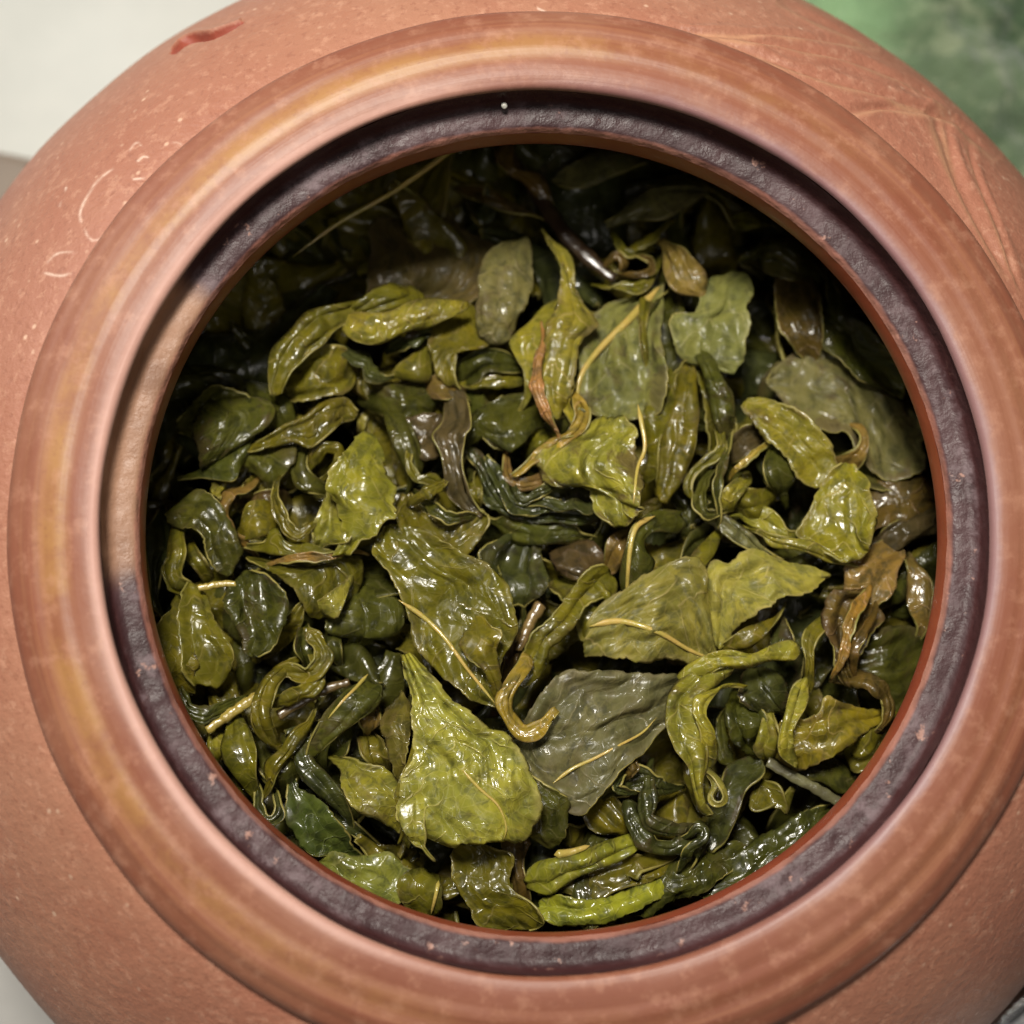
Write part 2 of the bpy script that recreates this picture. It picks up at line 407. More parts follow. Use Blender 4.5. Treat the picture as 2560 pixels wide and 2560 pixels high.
d2 = math.radians
th_dense = np.concatenate([np.linspace(d2(-12), d2(92), 760, endpoint=False), np.linspace(d2(92), d2(172), 520, endpoint=False),
                           np.linspace(d2(172), d2(348), 150, endpoint=False)])
prof_sh = smooth_prof([(40.0, -2.75), (43.2, -4.2), (48.3, -8.0), (53.2, -13.2), (57.4, -19.6), (60.0, -26.5), (61.2, -33)], 230)
prof_lo = smooth_prof([(61.2, -33), (60.2, -42), (55.5, -53), (47.5, -63), (38.5, -69), (36, -71.5), (35.5, -75), (32, -75), (31.5, -72), (15, -71.5), (0.01, -71.4)], 70)
shoulder_ob = revolve('shoulder', prof_sh, th_dense, M_BODY, pot, disp=shoulder)
revolve('belly', prof_lo, np.linspace(0, 2 * np.pi, 160, endpoint=False), M_BODY, pot, disp=lambda P: (P[..., 0] * 0, {'worn': P[..., 0] * 0, 'mark': P[..., 0] * 0}))
th256 = np.linspace(0, 2 * np.pi, 300, endpoint=False)
def collar_disp(P):
    th = np.arctan2(P[..., 1], P[..., 0]); r = np.hypot(P[..., 0], P[..., 1])
    return (.07 * np.sin(r * 3.1 + .5 * np.sin(th * 3)) * np.clip((r - 35.5), 0, 1) + .06 * np.sin(th * 5 + 1) + .03 * np.sin(th * 17 + r),
            {'worn': r * 0})
revolve('collar', smooth_prof([(33.75, -.55), (33.85, -.2), (34.2, .02), (35.2, .15), (37.4, -.1), (39.1, -.6), (40.3, -1.25), (41.0, -2.1), (41.25, -3.0), (41.1, -4.0), (40.2, -5.0)], 70),
        th256, M_COLLAR, pot, disp=collar_disp)
def ledge_disp(P):
    th = np.arctan2(P[..., 1], P[..., 0]); r = np.hypot(P[..., 0], P[..., 1])
    n = nz(P[..., 0] * .9, P[..., 1] * .9, P[..., 2] * .9) * .06
    return n + .05 * np.sin(th * 9) * np.sin(th * 4 + 1), {'worn': r * 0}
revolve('lid_ledge', np.vstack([smooth_prof([(33.76, -.5), (33.82, -1.5), (33.75, -2.5), (33.4, -2.95)], 14), smooth_prof([(33.1, -3.05), (32.2, -3.2), (31.8, -3.4), (31.6, -3.95)], 14)]),
        np.linspace(0, 2 * np.pi, 700, endpoint=False), M_LEDGE, pot, disp=ledge_disp)
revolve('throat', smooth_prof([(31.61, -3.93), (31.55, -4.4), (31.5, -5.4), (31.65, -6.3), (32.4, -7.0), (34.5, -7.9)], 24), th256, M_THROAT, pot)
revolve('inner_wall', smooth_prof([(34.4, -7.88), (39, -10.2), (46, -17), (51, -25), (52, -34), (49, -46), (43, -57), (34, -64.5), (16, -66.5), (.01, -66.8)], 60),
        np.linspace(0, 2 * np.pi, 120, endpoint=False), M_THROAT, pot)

# ------------------------------------------------------------------ the table and what lies on it
def grid_obj(name, x0, x1, y0, y1, nx, ny, hfun, mat, parent=None):
    X, Y = np.meshgrid(np.linspace(x0, x1, nx), np.linspace(y0, y1, ny))
    Zh = hfun(X, Y)
    P = np.stack([X, Y, Zh], -1).reshape(-1, 3)
    i = np.arange(nx * ny).reshape(ny, nx)
    q = np.stack([i[:-1, :-1], i[:-1, 1:], i[1:, 1:], i[1:, :-1]], -1).reshape(-1, 4)
    return mesh_obj(name, P, q.tolist(), mat, parent)
def cloth_h(X, Y):
    r = np.hypot(X, Y)
    k = np.clip((r - 48) / 45, 0, 1) ** 1.5
    t = X * .55 + Y * .83
    return -.4 + k * (2.6 * np.sin(t / 13.0 + .6 * np.sin(X / 31)) + 1.6 * np.sin(X / 17 - Y / 29 + 1.1) + 2.0)
M_CLOTH = mat_simple('white cloth', (0.47, 0.48, 0.45), (0.52, 0.525, 0.49), 40, 0.5, 0.15, 900)
M_TABLE = mat_simple('pale grey table', (0.36, 0.35, 0.33), (0.41, 0.40, 0.375), 60, 0.5, 0.1, 900)
table = grid_obj('table_top', -600, 600, -600, 600, 24, 24, lambda X, Y: X * 0, M_TABLE)
table['kind'] = 'structure'
# a soft white napkin spread under the far side of the pot
napkin = grid_obj('napkin', -330, 190, 2, 340, 170, 130, lambda X, Y: np.maximum(cloth_h(X, Y) * .8 + .9, .35), M_CLOTH)
sm_ = napkin.modifiers.new('thickness', 'SOLIDIFY'); sm_.thickness = .0006; sm_.offset = 1
tag(napkin, 'white softly rumpled napkin spread under the clay pot', 'napkin')

# a dark wooden board whose edge shows beside the pot
bp = on_height(np.array([(0., 284.), (95., 303.)]), 9.0)
e = (bp[1] - bp[0])[:2]; e /= np.linalg.norm(e); pn = np.array([e[1], -e[0]])
def board():
    o = bp[1][:2] + e * 12
    Ls, Ws = 110., 60.
    xs = [0, .8, 2.0, Ls - 2, Ls - .8, Ls]; 
    V = []; F = []
    lay = [(0, 2.6), (-1.2, 2.6 + .0), (-1.2, 8.0), (.0, 9.0)]
    for inset, z in ((1.2, 4.6), (0, 5.4), (0, 8.2), (.35, 8.8), (1.2, 9.0)):
        for sx, sy in ((0, 0), (1, 0), (1, 1), (0, 1)):
            a = inset if sx == 0 else Ls - inset; b = inset if sy == 0 else Ws - inset
            p = o - e * a + pn * b
            V.append((p[0], p[1], z))
    for k in range(4):
        for j in range(4):
            F.append((k * 4 + j, k * 4 + (j + 1) % 4, k * 4 + 4 + (j + 1) % 4, k * 4 + 4 + j))
    F.append((3, 2, 1, 0)); F.append((16, 17, 18, 19))
    g = NT('dark wood'); tc = g.new('ShaderNodeTexCoord').outputs['Object']
    mp = g.new('ShaderNodeMapping'); mp.inputs['Scale'].default_value = (30, 260, 30); g.t.links.new(tc, mp.inputs[0])
    g.set(g.b.inputs['Base Color'], g.mix(g.noise(mp.outputs[0], 1, 4, .6, .5), (0.14, 0.105, 0.08), (0.24, 0.19, 0.145)))
    g.b.inputs['Roughness'].default_value = .45
    return mesh_obj('wooden_board', V, F, g.m, smooth=False)
tag(board(), 'dark grey-brown wooden board lying on the white cloth', 'board')

# mottled green towel behind the pot
gp = on_height(np.array([(1548., 0.), (1932., 380.), (1932., 0.)]), 6.0)
def towel():
    x0 = gp[0][0]; 
    o = np.array([x0, gp[0][1] + 20])
    def prof(X, Y):
        u = (X - x0); edge = np.sqrt(np.clip(1 - (1 - np.clip(u / 22, 0, 1)) ** 2, 0, 1)) * 1.7
        n = nz(X / 9., Y / 9., X * 0) * 2.2 + nz(X / 3., Y / 3., X * 0 + 4) * 1.0 + nz(X / 1.1, Y / 1.1, X * 0 + 9) * .5
        return 6.0 + edge * (5.5 + n) + 1.2 * np.sin(X / 14 + Y / 19)
    g = NT('green terry'); tc = g.new('ShaderNodeTexCoord').outputs['Object']
    sx = g.new('ShaderNodeSeparateXYZ'); g.t.links.new(tc, sx.inputs[0])
    c = g.mix(g.ramp(g.noise(tc, 55, 4, .65), .38, .64), (0.040, 0.078, 0.032), (0.095, 0.14, 0.07))
    c = g.mix(g.ramp(g.noise(tc, 340, 4, .7), .48, .68, 0, .8), c, (0.22, 0.26, 0.155))
    border = g.ramp(g.math('ADD', g.math('MULTIPLY', sx.outputs[0], 1000), g.math('MULTIPLY', g.noise(tc, 120, 3), 7.0)), x0 + 5.0, x0 + 16.0, 1, 0)
    c = g.mix(g.math('MULTIPLY', border, 0.9), c, (0.22, 0.37, 0.18))
    g.set(g.b.inputs['Base Color'], c); g.b.inputs['Roughness'].default_value = .9
    g.b.inputs['Sheen Weight'].default_value = .3
    g.set(g.b.inputs['Normal'], g.bump(g.noise(tc, 600, 4, .7), 1.0, .0012))
    ob = grid_obj('green_towel', x0, x0 + 130, -20, o[1] + 40, 130, 150, prof, g.m)
    for v_ in ob.data.vertices: v_.co.x += .006 * math.sin(v_.co.y * 38 + 1.2) + .002 * math.sin(v_.co.y * 120)
    s = ob.modifiers.new('thickness', 'SOLIDIFY'); s.thickness = .0008; s.offset = -1
    return ob
tag(towel(), 'mottled green towel with a pale green border on white cloth', 'towel')

# steel cup, its rim just beside the pot
cp = on_height(np.array([(1893., 1892.)]), 34.0)[0]
def cup():
    root = empty('steel_cup', (0, 0, 0)); R = 34.
    c = cp[:2] + np.array([.62, -.78]) * (R + .5)
    root.location = (c[0] * MM, c[1] * MM, 0.0022)
    g = NT('brushed steel'); tc = g.new('ShaderNodeTexCoord').outputs['Object']
    g.b.inputs['Metallic'].default_value = 1; g.b.inputs['Base Color'].default_value = (.42, .42, .42, 1)
    g.set(g.b.inputs['Roughness'], g.ramp(g.noise(tc, 300, 3), .3, .7, .22, .38))
    def rev(nm, prof):
        prof = np.array(prof); th = np.linspace(0, 2 * np.pi, 96, endpoint=False)
        P = np.stack([prof[:, :1] * np.cos(th), prof[:, :1] * np.sin(th), np.repeat(prof[:, 1:], 96, 1)], -1)
        i = np.arange(len(prof) * 96).reshape(len(prof), 96); nx = np.roll(i, -1, 1)
        mesh_obj(nm, P.reshape(-1, 3), np.stack([i[:-1], nx[:-1], nx[1:], i[1:]], -1).reshape(-1, 4).tolist(), g.m, root)
    rev('cup_wall', [(.01, 0), (22, 0), (24, .8), (28, 12), (R - 1.4, 30.6), (R - 2.4, 30.4), (27, 12.2), (23, 2.2), (.01, 1.8)])
    t = np.linspace(0, 2 * np.pi, 13)
    rev('rolled_rim', [(R - 1.1 + 1.1 * math.cos(a), 31 + 1.1 * math.sin(a)) for a in t])
    return root
tag(cup(), 'small steel cup with a rolled shiny rim beside the pot', 'cup')

# ------------------------------------------------------------------ leaf builders
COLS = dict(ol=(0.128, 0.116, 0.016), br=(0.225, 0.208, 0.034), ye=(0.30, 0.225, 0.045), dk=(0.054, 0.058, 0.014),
            bl=(0.040, 0.048, 0.018), gy=(0.130, 0.124, 0.058), bn=(0.100, 0.066, 0.022), tn=(0.185, 0.122, 0.040), pu=(0.070, 0.050, 0.030), tw=(0.042, 0.026, 0.012))
def depth(px):
    """how far below the lip the heap's surface lies, mm"""
    x, y = px[..., 0], px[..., 1]
    t = np.clip((1745 - y) / 1450, -.1, 1.1)
    d = 14.8 + 3.8 * t + 7.0 * np.clip(t, 0, 2) ** 3
    d = d - .6 * np.clip((620 - x) / 330, 0, 1.2) ** 2
    # keep the heap below the throat and inside it
    return d
SEED = [0]
def build_sheet(name, L, R, z=0., phi=35., dip=1.4, tilt=None, wr=.22, ruf=.35, teeth=0., flat=1., nzamp=.65, col='ol', brown=0., matte=False,
                rib=None, ribw=.34, parent=None, wf=None, asym=None, crease=1., res=5.0, zpts=None, wide=None, cup=None, pleat=None):
    SEED[0] += 1; rnd = random.Random(SEED[0] * 77 + 5)
    ph0 = abs(phi)
    if cup is None: cup = (phi < 0) or (ph0 < 80 and rnd.random() < .42)
    if ph0 < 80: phi = ph0 * (.62 if not cup else .5)
    else: phi = min(ph0, 92) * .78
    sgn = -1 if cup else 1
    z = z * 1.7 - .5
    lenp = np.linalg.norm(np.diff((resample(L, 20) + resample(R, 20)) / 2, axis=0), axis=1).sum()
    widp = np.linalg.norm(resample(L, 20) - resample(R, 20), axis=1).max()
    if lenp / widp < 2.1 and ph0 >= 55:      # short piece: a crumpled scrap, not a bead
        phi = 42; cup = rnd.random() < .5; sgn = -1 if cup else 1; crease = crease * 1.9; wr = wr * 1.6
    if lenp < 175 and rib is None:            # let small pieces run on under their neighbours, narrowing as they go
        L = resample(L, 14); R = resample(R, 14); M_ = (L + R) / 2
        ex = np.clip(.30 * lenp, 14, 42)
        def grow(e0, e1):
            T_ = M_[e0] - M_[e1]; T_ = T_ / (np.linalg.norm(T_) + 1e-9)
            sw = np.array([-T_[1], T_[0]]) * ex * rnd.uniform(-.6, .6)
            return [(M_[e0] + T_ * ex + sw + (Q_[e0] - M_[e0]) * .28) for Q_ in (L, R)], [(M_[e0] + T_ * ex * .5 + sw * .35 + (Q_[e0] - M_[e0]) * .72) for Q_ in (L, R)]
        (a0, a1), (b0, b1) = grow(0, 2); (c0, c1), (d0, d1) = grow(-1, -3)
        L = np.vstack([a0, b0, L, d0, c0]); R = np.vstack([a1, b1, R, d1, c1])
        dip = dip + 1.7; crease = crease * 1.3
    if not teeth and widp > 62: teeth = 3.6
    n0 = 64
    Ls = resample(L, n0); Rs = resample(R, n0)
    C = (Ls + Rs) / 2
    length = np.linalg.norm(np.diff(C, axis=0), axis=1).sum()
    width = np.linalg.norm(Rs - Ls, axis=1).max()
    n = int(np.clip(length / res, 22, 100)); m = int(np.clip(width / 5, 14, 46))
    if abs(phi) > 50: m = int(max(m, 24))
    Ls = resample(L, n); Rs = resample(R, n); C = (Ls + Rs) / 2; A = (Rs - Ls) / 2
    A = A * (wide or (1.22 if ph0 >= 55 else 1.12))
    s = np.linspace(0, 1, n)[:, None]; v = np.linspace(-1, 1, m)[None, :]
    # blunt ends get ragged, rounded corners
    for e_, sd in ((0, s[:, 0]), (1, 1 - s[:, 0])):
        if np.linalg.norm(A[-e_]) > .38 * np.linalg.norm(A, axis=1).max():
            q_ = np.clip(1 - sd / rnd.uniform(.10, .2), 0, 1); A = A * (1 - rnd.uniform(.35, .75) * q_ ** 2)[:, None]
    ph = math.radians(abs(phi)); phc = min(ph, math.pi / 2)
    if asym is None: asym = rnd.choice([-1, 1]) * rnd.uniform(12, 26) if abs(phi) >= 55 else rnd.uniform(-8, 8)
    fi = v * ph + math.radians(asym)
    fi = np.clip(fi, -2.3, 2.3)
    xn = np.sin(fi) / math.sin(phc)
    mmpx = (D0 + depth(C)) / FPX
    amm = np.linalg.norm(A, axis=1) * mmpx
    base_c = math.cos(ph) if ph <= math.pi / 2 else 0.0
    hz = sgn * flat * amm[:, None] * (np.cos(fi) - base_c) / math.sin(phc)
    # lengthwise pleats: the blade folds over itself a little
    if pleat is None: pleat = rnd.uniform(.5, 1.1) if ph0 >= 50 else rnd.uniform(0., .45)
    npl = rnd.uniform(.8, 1.7) if ph0 >= 50 else rnd.uniform(.6, 1.2)
    pp = 2 * math.pi * npl * v + rnd.uniform(0, 6.28) + rnd.uniform(-2.2, 2.2) * s + .5 * np.sin(s * 7 + SEED[0])
    env0 = np.clip(np.sin(np.pi * np.clip(s, 0, 1)) * 2.2, .15, 1)
    xn = xn + pleat * env0 * .10 / npl * np.sin(pp) * (1 - np.abs(v) ** 6)
    irr = nz(v * 2.6 * npl + .4 * np.sin(s * 5), s * length / 95., s * 0 + v * 0 + SEED[0] * 4.4) * 1.5
    hz = hz + pleat * env0 * np.minimum(amm[:, None] * .26, 1.0) / npl * (.45 * np.cos(pp) + .9 * irr)
    if tilt is None: tilt = rnd.uniform(-.9, .9)
    h = z + hz - dip * (2 * s - 1) ** 2 + tilt * v * np.clip(amm[:, None] / 2.5, .2, 1.4)
    if zpts is not None:
        h = h + np.interp(s[:, 0], np.linspace(0, 1, len(zpts)), zpts)[:, None]
    lm = length * mmpx.mean()
    a1, a2, a3, a4 = (rnd.uniform(0, 6.3) for _ in range(4))
    wfq = wf or max(1.2, width * mmpx.mean() / 1.9)
    ridge = np.sin(v * wfq * math.pi / 2 + a1 + 1.3 * np.sin(s * lm / 3.4 + a2)) * .65 + np.sin(v * wfq * 1.9 + a3 + 1.0 * np.sin(s * lm / 2.3 + a4)) * .35
    h = h + .6 * wr * ridge
    h = h + ruf * np.abs(v) ** 3 * np.sin(s * lm / 1.25 + a2 + np.where(v > 0, 1.7, 0) + 1.2 * np.sin(s * lm / 2.9))
    px = C[:, None, :] + A[:, None, :] * xn[..., None]
    # uneven outline and saw teeth
    al = np.linalg.norm(A, axis=1)[:, None] + 1e-6
    env = np.clip(np.sin(np.pi * s) * 4, 0, 1)
    out = 2.6 * np.sin(s * lm / .9 + a3 + v * 2) * np.abs(v) ** 4 * env
    if teeth:
        saw = ((s * lm / 1.15 + np.where(v > 0, .4, 0) + .25 * np.sin(s * 23)) % 1.0)
        out = out + teeth * saw * (np.abs(v) > 1 - 2.2 / m) * env
    px = px + (A / al)[:, None, :] * (out * np.sign(v))[..., None]
    # creases that run mostly lengthwise, and a wavering outline
    vm = v * amm[:, None]; um = s * lm + 0 * v
    cr = np.abs(nz(um * .16, vm * .62, um * 0 + SEED[0] * 2.1)) * 1.0 + np.abs(nz(um * .42, vm * 1.15, um * 0 + SEED[0] * 5.3)) * .45
    h = h - crease * (.6 if abs(phi) < 38 else 1) * np.clip(.30 * amm[:, None], .12, 1.15) * (cr - .3)
    wv = np.stack([nz(um * .45, vm * .35, um * 0 + SEED[0] * 7.7), nz(um * .45, vm * .35, um * 0 + SEED[0] * 9.1)], -1)
    px = px + wv * np.clip(al * .20, 1.5, 10)[..., None]
    Tn = np.gradient(C, axis=0); Tn /= np.linalg.norm(Tn, axis=1)[:, None] + 1e-9
    rag = nz(vm * .9 + 3, um * 0, um * 0 + SEED[0] * 3.9) * 9 + nz(vm * 2.2, um * 0, um * 0 + SEED[0] * 6.1) * 4
    px = px + Tn[:, None, :] * (rag * (np.clip(1 - s / .14, 0, 1) + np.clip(1 - (1 - s) / .14, 0, 1)))[..., None]
    d = depth(px)
    P0 = on_height(px, LIP - d)
    q = .30
    h = h + nzamp * nz(P0[..., 0] * q, P0[..., 1] * q, SEED[0] * 3.7 + P0[..., 2] * 0) + .11 * nz(P0[..., 0] * 1.15, P0[..., 1] * 1.15, SEED[0] * 1.3 + P0[..., 2] * 0)
    # nothing pokes through the throat
    lim = -7.9 + d - np.where(np.hypot(P0[..., 0], P0[..., 1]) > 27.5, 1.2, 0)
    h = lim - np.logaddexp(0, (lim - h) * 1.6) / 1.6 + .0
    P = on_height(px, LIP - d + h)
    # stay inside the pot
    r = np.hypot(P[..., 0], P[..., 1]); zz = P[..., 2] - LIP
    rmax = np.interp(-zz, [8, 9.5, 12, 17, 25, 34, 46, 57], [31.0, 31.5, 37.5, 44, 49, 50, 47, 41])
    f = np.minimum(1, rmax / np.maximum(r, 1e-6))
    P[..., 0] *= f; P[..., 1] *= f
    idx = np.arange(n * m).reshape(n, m)
    qd = np.stack([idx[:-1, :-1], idx[1:, :-1], idx[1:, 1:], idx[:-1, 1:]], -1).reshape(-1, 4)
    # face up
    nrm = np.cross(P[1, 0] - P[0, 0], P[0, 1] - P[0, 0]); 
    nn = np.cross(P[n // 2 + 1, m // 2] - P[n // 2, m // 2], P[n // 2, m // 2 + 1] - P[n // 2, m // 2])
    if nn[2] < 0: qd = qd[:, ::-1]
    c = COLS[col] if isinstance(col, str) else col
    jit = rnd.uniform(.88, 1.14)
    c = tuple(.92 * p + .08 * q for p, q in zip(c, (.125, .118, .018)))
    c = (c[0] * .86, c[1] * .85, c[2] * .60)
    o = mesh_obj(name, P.reshape(-1, 3), qd.tolist(), [M_MATTE if matte else M_LEAF, M_EDGE], parent,
                 col=(c[0] * jit * rnd.uniform(.95, 1.05), c[1] * jit, c[2] * jit, 1 - max(brown, rnd.choice([0, .2, .35, .5]))))
    # leaf coordinates
    U = np.broadcast_to(s * lm, (n, m)); V = v * amm[:, None]
    uvv = np.stack([U, V], -1).reshape(-1, 2)
    uvl = o.data.uv_layers.new(name='leaf')
    li = np.zeros(len(o.data.loops), dtype=np.int32); o.data.loops.foreach_get('vertex_index', li)
    uvl.data.foreach_set('uv', np.ascontiguousarray(uvv[li].reshape(-1), dtype=np.float32))
    a = o.data.attributes.new('across', 'FLOAT', 'POINT')
    a.data.foreach_set('value', np.ascontiguousarray(np.broadcast_to(np.abs(v), (n, m)).reshape(-1), dtype=np.float32))
    sm = o.modifiers.new('thickness', 'SOLIDIFY'); sm.thickness = .00017; sm.offset = 0; sm.material_offset_rim = 1; sm.use_even_offset = False
    if rib is not None:
        rp = resample(rib, 26)
        flat_px = px.reshape(-1, 2); fp = P.reshape(-1, 3)
        hz = []
        for p in rp:
            dd = ((flat_px - p) ** 2).sum(1); k = np.argsort(dd)[:6]
            hz.append(np.max(fp[k, 2]))
        hz = np.array(hz); hz = np.convolve(np.pad(hz, 3, 'edge'), np.ones(7) / 7, 'valid')
        tt = np.linspace(0, 1, 26)
        w = ribw * .8 * (1 - .55 * tt) * np.clip(np.minimum(tt, 1 - tt) * 9, .12, 1)
        tube_mesh('midrib', on_height(rp, hz + .09), w, M_RIB, o, flat=.8)
    return o
def tube_mesh(name, P, w, mat, parent=None, flat=1., sides=8, col=None, cap=True):
    P = np.asarray(P, float); n = len(P); w = np.broadcast_to(w, (n,))
    T = np.gradient(P, axis=0); T /= np.linalg.norm(T, axis=1)[:, None] + 1e-9
    up0 = np.array([0, 0, 1.0])
    S = np.cross(T, up0); S /= np.linalg.norm(S, axis=1)[:, None] + 1e-9
    N = np.cross(S, T)
    a = np.linspace(0, 2 * np.pi, sides, endpoint=False)
    V = P[:, None, :] + w[:, None, None] * (S[:, None, :] * np.cos(a)[None, :, None] + flat * N[:, None, :] * np.sin(a)[None, :, None])
    i = np.arange(n * sides).reshape(n, sides); nx = np.roll(i, -1, 1)
    F = np.stack([i[:-1], nx[:-1], nx[1:], i[1:]], -1).reshape(-1, 4).tolist()
    if cap: F += [i[0][::-1].tolist(), i[-1].tolist()]
    return mesh_obj(name, V.reshape(-1, 3), F, mat, parent, col=col)

def strand_edges(pts, w):
    """left and right edge of a strip from its centre line and its widths (px)"""
    P = resample(pts, 40)
    T = np.gradient(P, axis=0); T /= np.linalg.norm(T, axis=1)[:, None] + 1e-9
    N = np.stack([-T[:, 1], T[:, 0]], -1)
    t = np.linspace(0, 1, 40)
    w = np.interp(t, np.linspace(0, 1, len(w)), w) * (1 + .16 * np.sin(t * 17 + P[0, 0]) + .10 * np.sin(t * 31 + P[0, 1]))
    w = w[:, None] / 2
    return P - N * w, P + N * w

def leaf(label, crop, L, R, group=None, rib=None, ribc=None, name='tea_leaf', **k):
    if rib is not None: rib = conv(ribc or crop, rib)
    o = build_sheet(name, conv(crop, L), conv(crop, R), rib=rib, **k)
    return tag(o, label, 'tea leaf', group)
def strip(label, crop, pts, w, group=None, name='tea_leaf', **k):
    s = 1 if crop == 'Z' else K / CROPS[crop][2]
    L, R = strand_edges(conv(crop, pts), np.asarray(w, float) * s)
    kk = dict(phi=72, dip=.8, ruf=.2, wr=.12, nzamp=.35, crease=1.8); kk.update(k)
    return tag(build_sheet(name, L, R, **kk), label, 'tea leaf', group)
def folds(label, parts, name='crumpled_tea_leaf', group=None):
    """one crumpled leaf of several visible folds: ('s'|'l', crop, ...)"""
    root = None
    obs = []
    for p in parts:
        if p[0] == 's':
            _, crop, pts, w, kk = p
            s = 1 if crop == 'Z' else K / CROPS[crop][2]
            L, R = strand_edges(conv(crop, pts), np.asarray(w, float) * s)
            k2 = dict(phi=72, dip=.7, ruf=.2, wr=.10, nzamp=.35, crease=1.8); k2.update(kk)
        else:
            _, crop, L, R, kk = p
            L, R = conv(crop, L), conv(crop, R); k2 = dict(kk)
        obs.append(build_sheet('leaf_fold', L, R, **k2))
    c = np.mean([np.mean([v.co for v in o.data.vertices], axis=0) for o in obs], axis=0)
    root = empty(name, c)
    for o in obs:
        o.parent = root
        o.matrix_parent_inverse = Matrix.Translation(-Vector(c))
    return tag(root, label, 'tea leaf', group)
M_STEM = None
def mat_stem():
    g = NT('leaf stem'); oi = g.new('ShaderNodeObjectInfo'); tc = g.new('ShaderNodeTexCoord').outputs['Object']
    mp = g.new('ShaderNodeMapping'); g.t.links.new(tc, mp.inputs[0])
    h = g.new('ShaderNodeHueSaturation'); g.set(h.inputs['Color'], oi.outputs['Color']); h.inputs['Value'].default_value = .55; h.inputs['Hue'].default_value = .485
    c = g.mix(g.ramp(g.noise(tc, 420, 4, .6), .42, .66), oi.outputs['Color'], h.outputs[0])
    g.set(g.b.inputs['Base Color'], c); g.b.inputs['Roughness'].default_value = .3
    g.b.inputs['Coat Weight'].default_value = .4; g.b.inputs['Coat Roughness'].default_value = .12
    g.set(g.b.inputs['Normal'], g.bump(g.noise(tc, 1200, 3), .5, .0003))
    return g.m
M_STEM = mat_stem()
def stem(label, crop, pts, w, z=0., col='tn', zpts=None, flat=.7, group=None):
    s = 1 if crop == 'Z' else K / CROPS[crop][2]
    P = resample(conv(crop, pts), 40)
    ww = np.interp(np.linspace(0, 1, 40), np.linspace(0, 1, len(w)), w) * s / 2 * (D0 + 14) / FPX
    t = np.linspace(0, 1, 40)
    ww = ww * (1 + .07 * np.sin(t * 19 + len(label)) + .05 * np.sin(t * 41))
    hh = z + (np.interp(t, np.linspace(0, 1, len(zpts)), zpts) if zpts is not None else 0)
    P = P + np.stack([nz(t * 9, t * 0, t * 0 + len(label)), nz(t * 9, t * 0 + 5, t * 0 + len(label))], -1) * 2.5
    ww = ww * (1 + .12 * nz(t * 9, t * 0 + 2, t * 0 + len(label)))
    Q = on_height(P, LIP - depth(P) + hh)
    c = COLS[col]
    o = tube_mesh('twig', Q, ww, M_STEM, None, flat=flat, sides=10, col=(*c, 1))
    return tag(o, label, 'twig', group)

# ------------------------------------------------------------------ the leaves, traced one by one
# --- middle of the heap
folds('purple-brown folded leaf with glossy wet tip pointing at the crumpled dark knot', [
 ('l', 'E', [(290, -60), (300, 120), (225, 250), (280, 400), (320, 560), (350, 680), (450, 780), (560, 822)], [(460, -60), (462, 150), (410, 250), (405, 400), (440, 560), (475, 680), (540, 755), (585, 790)], dict(z=2.6, phi=75, col='pu', wr=.3)),
 ('l', 'E', [(-10, 190), (60, 100), (190, 40), (290, 90)], [(30, 270), (120, 335), (220, 325), (270, 300)], dict(z=1.4, phi=30, col='pu')),
 ('l', 'M', [(1040, 1790), (1120, 1725), (1210, 1740)], [(1110, 1932), (1260, 1932), (1420, 1860)], dict(z=1.6, phi=40, col='tn'))], name='folded_tea_leaf')
leaf('dark hooded leaf with torn pinkish hem above the dark knot', 'E', [(468, 310), (488, 180), (580, 80), (720, 40), (900, 10)], [(478, 335), (560, 270), (690, 292), (800, 314), (935, 200)], z=1.5, phi=70, col='dk', brown=.25, teeth=3)
folds('dark blue-green crumpled knot of a leaf with many glossy folds', [
 ('s', 'E', [(440, 320), (550, 420), (620, 560), (700, 690), (820, 775), (960, 800), (1100, 790), (1250, 815), (1345, 780), (1370, 680), (1300, 600)], [60, 85, 85, 80, 85, 80, 70, 70, 60, 50, 30], dict(z=1.2, col='bl')),
 ('s', 'E', [(590, 380), (680, 540), (770, 690), (900, 760), (1030, 735), (1120, 700)], [50, 70, 75, 80, 60, 30], dict(z=2.0, col='bl')),
 ('s', 'E', [(770, 590), (840, 680), (960, 640), (1060, 590), (1150, 570)], [40, 60, 65, 60, 40], dict(z=2.2, col='bl')),
 ('s', 'E', [(880, 700), (1000, 690), (1120, 735), (1210, 720), (1290, 750), (1340, 690), (1310, 610)], [40, 60, 60, 60, 55, 45, 30], dict(z=2.4, col='bl')),
 ('s', 'E', [(575, 590), (620, 690), (700, 745), (790, 800)], [40, 60, 60, 30], dict(z=1.0, col='bl')),
 ('l', 'E', [(830, 620), (1000, 560), (1180, 560), (1320, 600)], [(820, 780), (1000, 800), (1180, 790), (1350, 740)], dict(z=.2, phi=50, col='bl', wr=.4))])
leaf('smooth dark green rolled leaf lying under the dark knot', 'E', [(650, 830), (750, 800), (900, 830), (1050, 870), (1200, 862), (1250, 905)], [(665, 865), (760, 940), (900, 978), (1050, 984), (1150, 972), (1245, 945)], z=.7, phi=100, flat=.7, col='dk', dip=.6)
leaf('blue-green folded leaf bud with bright wet highlights below the dark knot', 'E', [(720, 985), (640, 1060), (645, 1200), (675, 1330), (760, 1400), (850, 1425)], [(960, 990), (1000, 1100), (1015, 1220), (990, 1300), (930, 1370), (865, 1425)], z=1.4, phi=62, col='bl', wr=.35, dip=1.0)
